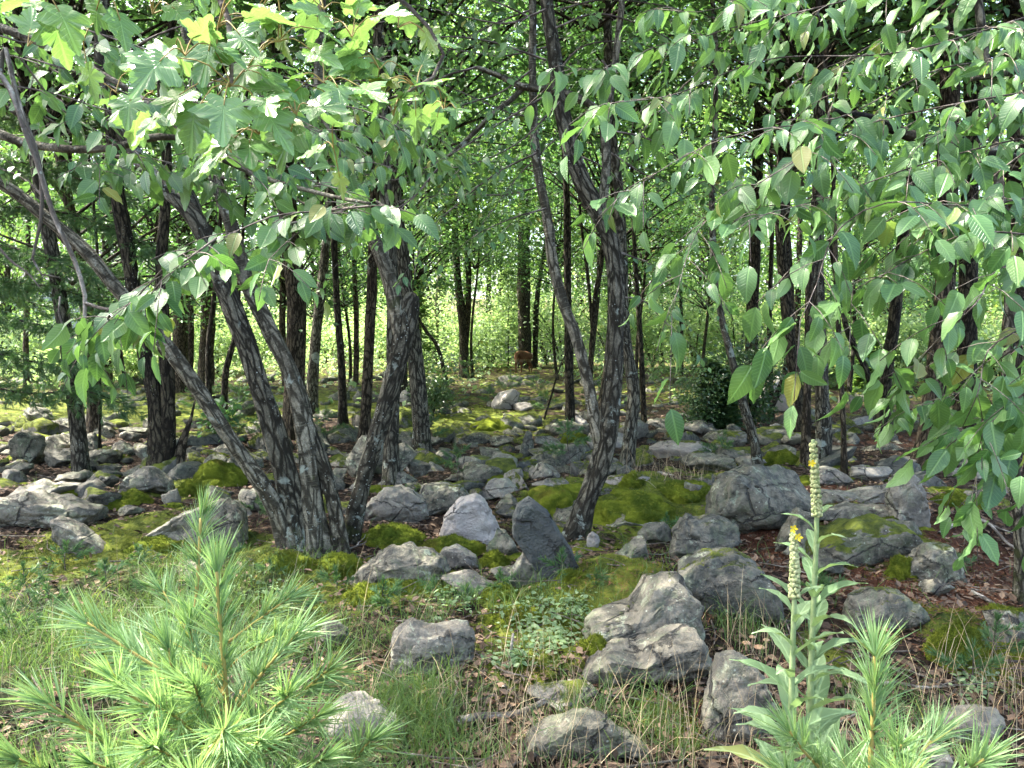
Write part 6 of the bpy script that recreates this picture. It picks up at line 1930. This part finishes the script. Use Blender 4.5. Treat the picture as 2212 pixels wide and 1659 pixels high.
def mullein(label, stem, spike_v, d, seed, nleaf, flowers):
    rng = np.random.RandomState(seed)
    P = pxpoly([(u, v, d) for u, v in stem])
    base = np.array([P[-1][0], d, Hs(P[-1][0], d) - .02])
    root = thing('mullein', label, 'plant', base)
    S = np.concatenate([[base], P[::-1]])
    Q = smooth_poly(S, 80)
    V, Fc, ex = tube(Q, np.linspace(.012, .006, 80), 12)
    part(root, 'stem', V, Fc, MULLEIN_STEM, base, fattr={'rnd': np.full(len(V), .5)})
    zsp = at(stem[0][0], spike_v, d)[2]
    sp_pts = Q[Q[:, 2] > zsp]
    # flower spike: packed buds
    Vi, Fi = ico(1)
    bud = []
    n = 460
    for k in range(n):
        t = k / n
        i = t * (len(sp_pts) - 1)
        a = int(i)
        c = sp_pts[a]
        th = k * 2.39996 + rng.normal(0, .2)
        rr = .0130 * (1 - .5 * t) + rng.normal(0, .0012)
        if t > .97: rr *= .4
        p = c + np.array([math.cos(th) * rr, math.sin(th) * rr, rng.normal(0, .003)])
        bud.append((Vi * np.array([.0052, .0052, .0066]) * rng.uniform(.45, 1.3) + p, Fi, {'rnd': np.full(len(Vi), rng.rand())}))
    V, Fc, ex = cat_geo(bud)
    sk = part(root, 'flower_spike', V, Fc, SPIKE, base, fattr={'rnd': ex['rnd']})
    for fu, fv in flowers:
        c = at(fu, fv, d - .016)
        Vp = [(0, 0, 0)]
        Ft = []
        for k in range(5):
            a0 = k * 1.2566 + rng.normal(0, .1)
            for q, (da, r) in enumerate(((-.5, .009), (0, .0135), (.5, .009))):
                Vp.append((math.cos(a0 + da) * r, -.003 - .003 * (q == 1), math.sin(a0 + da) * r))
            b = 1 + 3 * k
            Ft += [(0, b, b + 1), (0, b + 1, b + 2)]
        V = np.array(Vp) + c
        part(root, 'flower', V, np.array(Ft), YELLOW, base, fattr={'rnd': np.full(len(V), .5)})
    zs = np.linspace(zsp - .01, base[2] + .03, nleaf)
    for k, z in enumerate(zs):
        i = int(np.argmin(np.abs(Q[:, 2] - z)))
        t = k / nleaf
        th = k * 2.39996 + rng.normal(0, .35)
        L = (.09 + .15 * min(1, t * 1.3) ** .6) * rng.uniform(.85, 1.12)
        out = np.array([math.cos(th), math.sin(th), 0])
        up = 1.35 - .6 * t
        y = nrm(out + np.array([0, 0, up * .55]))
        zz_ = nrm(np.array([0, 0, 1.0]) - y * y[2])
        x = np.cross(y, zz_)
        o = link('leaf', ML[rng.randint(6)], root)
        p = Q[i] + out * .006 - base
        o.matrix_basis = Matrix(((x[0] * L, y[0] * L, zz_[0] * L, p[0]), (x[1] * L, y[1] * L, zz_[1] * L, p[1]), (x[2] * L, y[2] * L, zz_[2] * L, p[2]), (0, 0, 0, 1)))


mullein('taller mullein stalk with a pale green bud spike in front of the boulders', [(1756, 950), (1762, 1060), (1764, 1140), (1758, 1300), (1752, 1460), (1750, 1660)], 1120, 2.45, 3, 30, [(1752, 1000)])
mullein('shorter mullein stalk topped by a yellow flower beside the taller one', [(1713, 1148), (1716, 1200), (1716, 1290), (1712, 1420), (1708, 1560), (1704, 1700)], 1290, 2.25, 5, 27, [(1713, 1142), (1724, 1160)])

# ------------------------------------------------------------------ ground cover
def Hfull(x, y):
    d = np.hypot(x, y)
    fine = fbm(np.stack([x * 9, y * 9, 0 * x], -1), 3, 41)
    moss = np.clip(gauss_px(x, y, COVER_MOSS) + .30, 0, 1)
    ml = np.clip(fbm(np.stack([x * 3.0, y * 3.0, 0 * x + 5], -1), 3, 77), 0, 1)
    return H(x, y) + (.014 * fine + .07 * moss * ml) * sstep(30, 10, d), moss


def scatter(n, y0, y1, rng, power=1.6, spread=.74):
    t = rng.rand(n)
    a = 1 - power
    y = (y0 ** a + t * (y1 ** a - y0 ** a)) ** (1 / a)
    x = rng.uniform(-spread, spread, n) * y + rng.normal(0, .2, n)
    return x, y


def litter():
    rng = np.random.RandomState(5)
    x, y = scatter(75000, 2.2, 20, rng)
    z, moss = Hfull(x, y)
    gr = np.clip(gauss_px(x, y, COVER_GRASS), 0, 1)
    patch = fbm(np.stack([x * 1.1, y * 1.1, 0 * x], -1), 3, 15)
    keep = rng.rand(len(x)) < np.clip(1.3 - 1.25 * moss, .04, 1) * (1 - .65 * gr) * np.clip(.62 + .6 * patch, .12, 1)
    x, y, z = x[keep], y[keep], z[keep]
    n = len(x)
    p = np.stack([x, y, z + rng.uniform(.004, .02, n)], -1)
    tipd = nrm(np.stack([rng.normal(size=n), rng.normal(size=n), rng.normal(0, .25, n)], -1))
    nor = nrm(np.array([0, 0, 1.0]) + rng.normal(0, .38, (n, 3)))
    V, Fc, ex, uv = leaf_cloud(p, tipd, nor, rng.uniform(.014, .055, n) * (1 + .05 * y), rng)
    o = link('leaf_litter', build_mesh('leaf_litter', V, Fc, LITTER, smooth=False, fattr=ex))
    tag(o, 'brown fallen leaves covering the forest floor', 'leaf litter', kind='stuff')
    # rust-coloured pine needles
    x, y = scatter(60000, 3.0, 12, rng)
    w = np.clip(gauss_px(x, y, COVER_NEED) + .06, 0, 1)
    k = rng.rand(len(x)) < w
    x, y = x[k], y[k]
    z, moss = Hfull(x, y)
    n = len(x)
    a = rng.uniform(0, 6.28, n)
    dr = np.stack([np.cos(a), np.sin(a), rng.normal(0, .22, n)], -1)
    L = rng.uniform(.05, .10, n)[:, None]
    sd = nrm(np.cross(dr, np.array([0, 0, 1.0]))) * .0018
    b = np.stack([x, y, z + rng.uniform(.003, .022, n)], -1)
    V = np.stack([b - sd, b + sd, b + dr * L], 1).reshape(-1, 3)
    o = link('needle_litter', build_mesh('needle_litter', V, np.arange(3 * n).reshape(-1, 3), NEEDLELIT, smooth=False, fattr={'rnd': np.repeat(rng.rand(n), 3)}))
    tag(o, 'rust-red fallen pine needles around the outcrop', 'pine needles', kind='stuff')
    # small twigs
    x, y = scatter(900, 2.4, 16, rng)
    z, moss = Hfull(x, y)
    g = []
    for i in range(len(x)):
        a = rng.uniform(0, 6.28); L = rng.uniform(.08, .5)
        e = np.array([math.cos(a), math.sin(a), rng.normal(0, .06)]) * L
        m = e / 2 + rng.normal(0, .05 * L, 3)
        c = np.array([x[i], y[i], z[i] + .015])
        g.append(tube(np.array([c, c + m, c + e]), np.array([1, .8, .45]) * rng.uniform(.002, .006), 5))
    V, Fc, ex = cat_geo(g)
    o = link('fallen_twigs', build_mesh('fallen_twigs', V, Fc, DEAD, vattr={'bk': ex['bk']}))
    tag(o, 'thin fallen twigs scattered over the litter', 'twigs', kind='stuff')


litter()


def blades(x, y, z, L, wd, rng, lean=.35, bend=.5, curl=None):
    n = len(x)
    b = np.stack([x, y, z], -1)
    a = rng.uniform(0, 6.28, n)
    h = np.stack([np.cos(a), np.sin(a), np.zeros(n)], -1)
    l0 = np.abs(rng.normal(0, lean, n))[:, None]
    d0 = nrm(np.array([0, 0, 1.0]) + h * l0)
    L = L[:, None]
    p1 = b + d0 * L * .45
    d1 = nrm(d0 + h * rng.uniform(.1, bend, n)[:, None] - np.array([0, 0, .12]))
    p2 = p1 + d1 * L * .35
    d2 = nrm(d1 + h * rng.uniform(.2, bend * 1.6, n)[:, None] - np.array([0, 0, .35]) * (bend > .3))
    p3 = p2 + d2 * L * .3
    sd = nrm(np.cross(d0, rng.normal(size=(n, 3)))) * (wd / 2)
    V = np.stack([b - sd, b + sd, p1 + sd * .9, p1 - sd * .9, p2 + sd * .6, p2 - sd * .6, p3], 1).reshape(-1, 3)
    o = (np.arange(n) * 7)[:, None]
    return V, [np.concatenate([o + np.array([0, 1, 2, 3]), o + np.array([3, 2, 4, 5])]), o + np.array([5, 4, 6])], {'rnd': np.repeat(rng.rand(n), 7)}


def grasses():
    rng = np.random.RandomState(6)
    x, y = scatter(120000, 2.2, 11, rng, 1.7)
    w = np.clip(gauss_px(x, y, COVER_GRASS), 0, 1)
    patch = fbm(np.stack([x * 2.2, y * 2.2, 0 * x], -1), 3, 19)
    keep = rng.rand(len(x)) < np.clip(w * (.55 + .9 * patch), 0, 1) * .95 + .008
    x, y = x[keep], y[keep]
    z, _ = Hfull(x, y)
    B = blades(x, y, z, rng.uniform(.06, .22, len(x)), .0035, rng, .5, .9)
    o = link('grass', build_mesh('grass', B[0], B[1], GRASS, smooth=False, fattr=B[2]))
    tag(o, 'fine green grass growing between the rocks', 'grass', kind='stuff')
    # dry stalks: foreground and through the grass
    pts = []
    for u0, u1, v0, v1, n in ((1000, 1950, 1560, 1720, 200), (760, 1250, 1400, 1600, 50), (0, 800, 1250, 1700, 100), (1550, 1700, 1380, 1450, 20), (2000, 2212, 1450, 1700, 70), (1350, 1560, 1010, 1060, 60)):
        for _ in range(n):
            pts.append(gnd(rng.uniform(u0, u1), rng.uniform(v0, v1))[:2])
    pts = np.array(pts)
    z, _ = Hfull(pts[:, 0], pts[:, 1])
    A = blades(pts[:, 0], pts[:, 1], z, rng.uniform(.12, .46, len(pts)), .0024, rng, .22, .25)
    # drooping dead blades matted low
    q = np.concatenate([pts + rng.normal(0, .12, pts.shape) for _ in range(1)])
    zq, _ = Hfull(q[:, 0], q[:, 1])
    C_ = blades(q[:, 0], q[:, 1], zq, rng.uniform(.10, .26, len(q)), .003, rng, .9, 1.2)
    V, Fc, ex = cat_geo([A, C_])
    o = link('dry_grass', build_mesh('dry_grass', V, Fc, DRYGRASS, smooth=False, fattr=ex))
    tag(o, 'straw-coloured dead grass stalks in the foreground', 'dry grass', kind='stuff')


grasses()


def herbs():
    rng = np.random.RandomState(8)
    pos = []
    for u, v, ru, n in ((1190, 1395, 60, 260), (1150, 1345, 70, 240), (1240, 1330, 60, 180), (1110, 1440, 50, 120), (1590, 1320, 50, 120), (980, 1310, 70, 140), (560, 1290, 80, 160), (2110, 1500, 60, 80)):
        for _ in range(n):
            g = gnd(u + rng.normal(0, ru * .55), v + rng.normal(0, ru * .28))
            pos.append((g[0], g[1], Hs(g[0], g[1]) + rng.uniform(.02, .07)))
    p = np.array(pos); n = len(p)
    V, Fc, ex, uv = leaf_cloud(p, nrm(rng.normal(size=(n, 3)) * [1, 1, .3]), nrm(np.array([0, -.15, 1.0]) + rng.normal(0, .3, (n, 3))), rng.uniform(.02, .045, n), rng)
    o = link('low_herbs', build_mesh('low_herbs', V, Fc, LEAF_PALE, fattr=ex))
    tag(o, 'low pale green herbs growing through the moss', 'herbs', kind='stuff')


herbs()


def moss_carpet():
    rng = np.random.RandomState(9)
    x, y = scatter(150000, 3.0, 11, rng, 1.8)
    w = np.clip(gauss_px(x, y, COVER_MOSS), 0, 1)
    pt = fbm(np.stack([x * 3.4, y * 3.4, 0 * x], -1), 3, 29)
    k = rng.rand(len(x)) < np.clip(w * 1.3 * (.45 + pt), 0, 1)
    x, y = x[k], y[k]
    z, _ = Hfull(x, y)
    P = np.stack([x, y, z + .002], -1)
    B = tri_blades(P, np.tile(np.array([0, 0, 1.0]), (len(P), 1)), .022, .008, rng, .55)
    o = link('moss_carpet', build_mesh('moss_carpet', B[0], B[1], MOSS, smooth=False, fattr=B[2]))
    tag(o, 'fuzzy green moss carpet spreading over the forest floor', 'moss', kind='stuff')


moss_carpet()

# ------------------------------------------------------------------ sticks, fallen leaf, mushrooms
def stick(label, pts, r, mat=DEAD, seed=1, ground=True, lift=.015, forks=0):
    rng = np.random.RandomState(seed)
    W = []
    for p in pts:
        if len(p) > 2: W.append(at(*p))
        else:
            g = gnd(*p); W.append(np.array([g[0], g[1], Hs(g[0], g[1]) + lift + r]))
    W = np.array(W)
    L = np.linalg.norm(np.diff(W, axis=0), axis=1).sum()
    n = max(12, int(L / .03))
    Q = smooth_poly(W, n)
    Q = Q + fbm(np.stack([Q[:, 0] * 4, Q[:, 1] * 4, np.full(n, float(seed))], -1), 2, seed)[:, None] * r * .9
    base = Q[0].copy()
    root = thing('fallen_branch', label, 'branch', base)
    V, Fc, ex = tube(Q, np.linspace(r, r * .5, n), 10, .15, seed)
    part(root, 'wood', V, Fc, mat, base, vattr={'bk': ex['bk']})
    for k in range(forks):
        i = rng.randint(n // 4, n - 2)
        d = nrm(nrm(Q[i + 1] - Q[i]) + rng.normal(0, .5, 3) * np.array([1, 1, .4]))
        l = rng.uniform(.15, .4) * L * .6
        S = Q[i] + d * np.linspace(0, l, 8)[:, None] + rng.normal(0, .004, (8, 3))
        V, Fc, ex = tube(S, np.linspace(r * .5, r * .15, 8), 7)
        part(root, 'side_twig', V, Fc, mat, base, vattr={'bk': ex['bk']})


stick('broken grey stub of branch standing upright in front of the big lichen-crusted boulder', [(1086, 1505), (1098, 1460, 3.62), (1106, 1410, 3.66), (1112, 1364, 3.7)], .012, seed=1)
stick('long pale lichened branch lying in the dry grass below the big boulder', [(985, 1592), (1060, 1566), (1130, 1548), (1200, 1520), (1250, 1488)], .018, seed=2, forks=3)
stick('crooked fallen branch curving past the lumpy yellow moss cushion', [(2100, 1290), (2150, 1325), (2180, 1360), (2215, 1420), (2240, 1450)], .014, seed=3, forks=2)
stick('thin dark twig lying over the foot of the layered rock', [(905, 1222), (960, 1248), (1030, 1262), (1100, 1282)], .008, BARK_DARK, 4, lift=.06, forks=3)
stick('bent root-like branch in the litter right of the outcrop', [(2030, 1160), (2080, 1130), (2130, 1140), (2180, 1190), (2230, 1200)], .016, seed=5, forks=3)
stick('slim dead branch propped against the left stem of the forked tree', [(1176, 905, 13.5), (1192, 850, 13.4), (1208, 800, 13.3), (1228, 748, 13.2)], .02, BARK_DARK, 6, forks=2)
stick('grey stick lying among the boulders below the forked tree', [(1290, 1240), (1340, 1200), (1390, 1160)], .009, seed=7, forks=2)
stick('thin forked stick in front of the domed speckled boulder', [(1700, 1190), (1640, 1195), (1590, 1215)], .007, BARK_BROWN, 8, forks=2)
stick('pile of bare sticks leaning by the roots of the birch clump', [(690, 1230), (735, 1205), (790, 1180)], .010, seed=9, forks=5)
stick('long thin branch on the moss behind the pine boughs', [(190, 850), (280, 835), (380, 826)], .02, BARK_DARK, 10, forks=3)
stick('forked grey branch in the litter below the dark mottled boulder', [(1860, 1500), (1930, 1490), (2010, 1500), (2080, 1480)], .008, seed=11, forks=3)
stick('fallen grey pole on the litter behind the outcrop', [(1990, 1000), (2060, 985), (2140, 988), (2230, 975)], .025, seed=12, forks=3)
stick('tangle of dark twigs at the gap beside the squat trapezoid rock', [(1460, 1560), (1500, 1545), (1560, 1570), (1640, 1580)], .008, BARK_BROWN, 13, lift=.08, forks=5)

p = at(910, 1213, 5.9)
o = link('fallen_leaf', build_mesh('fallen_leaf', leaf_geo('birch', np.random.RandomState(2))[0] * np.array([.06, .06, .06]), leaf_geo('birch', np.random.RandomState(2))[1], YELLOW, fattr={'rnd': np.full(24, .3)}), None, p)
o.rotation_euler = (-.5, .1, -1.2)
tag(o, 'single yellow leaf lying on the long low layered rock', 'leaf')

CAP = m_plain('mushroom_cap', (.42, .25, .14), (.52, .34, .20), .6, .3, 30)
for k, (u, v, s) in enumerate([(1612, 1412, .022), (1640, 1420, .026), (1625, 1400, .018), (1655, 1404, .017)]):
    g = gnd(u, v)
    base = np.array([g[0], g[1], Hs(g[0], g[1])])
    root = thing('mushroom', 'small tan mushroom in the leaves behind the squat trapezoid rock', 'mushroom', base, 'tan mushrooms behind the squat trapezoid rock')
    Vi, Fi = ico(3)
    Vc = Vi.copy(); Vc[:, 2] = np.where(Vc[:, 2] < 0, Vc[:, 2] * .12, Vc[:, 2] * .5)
    part(root, 'cap', Vc * s + base + [0, 0, .045], Fi, CAP, base, fattr={'rnd': np.full(len(Vc), .5)})
    t = tube(np.array([base - [0, 0, .01], base + [0, 0, .02], base + [0, 0, .045]]), np.array([.006, .005, .006]), 10)
    part(root, 'stalk', t[0], t[1], CAP, base, fattr={'rnd': np.full(len(t[0]), .9)})
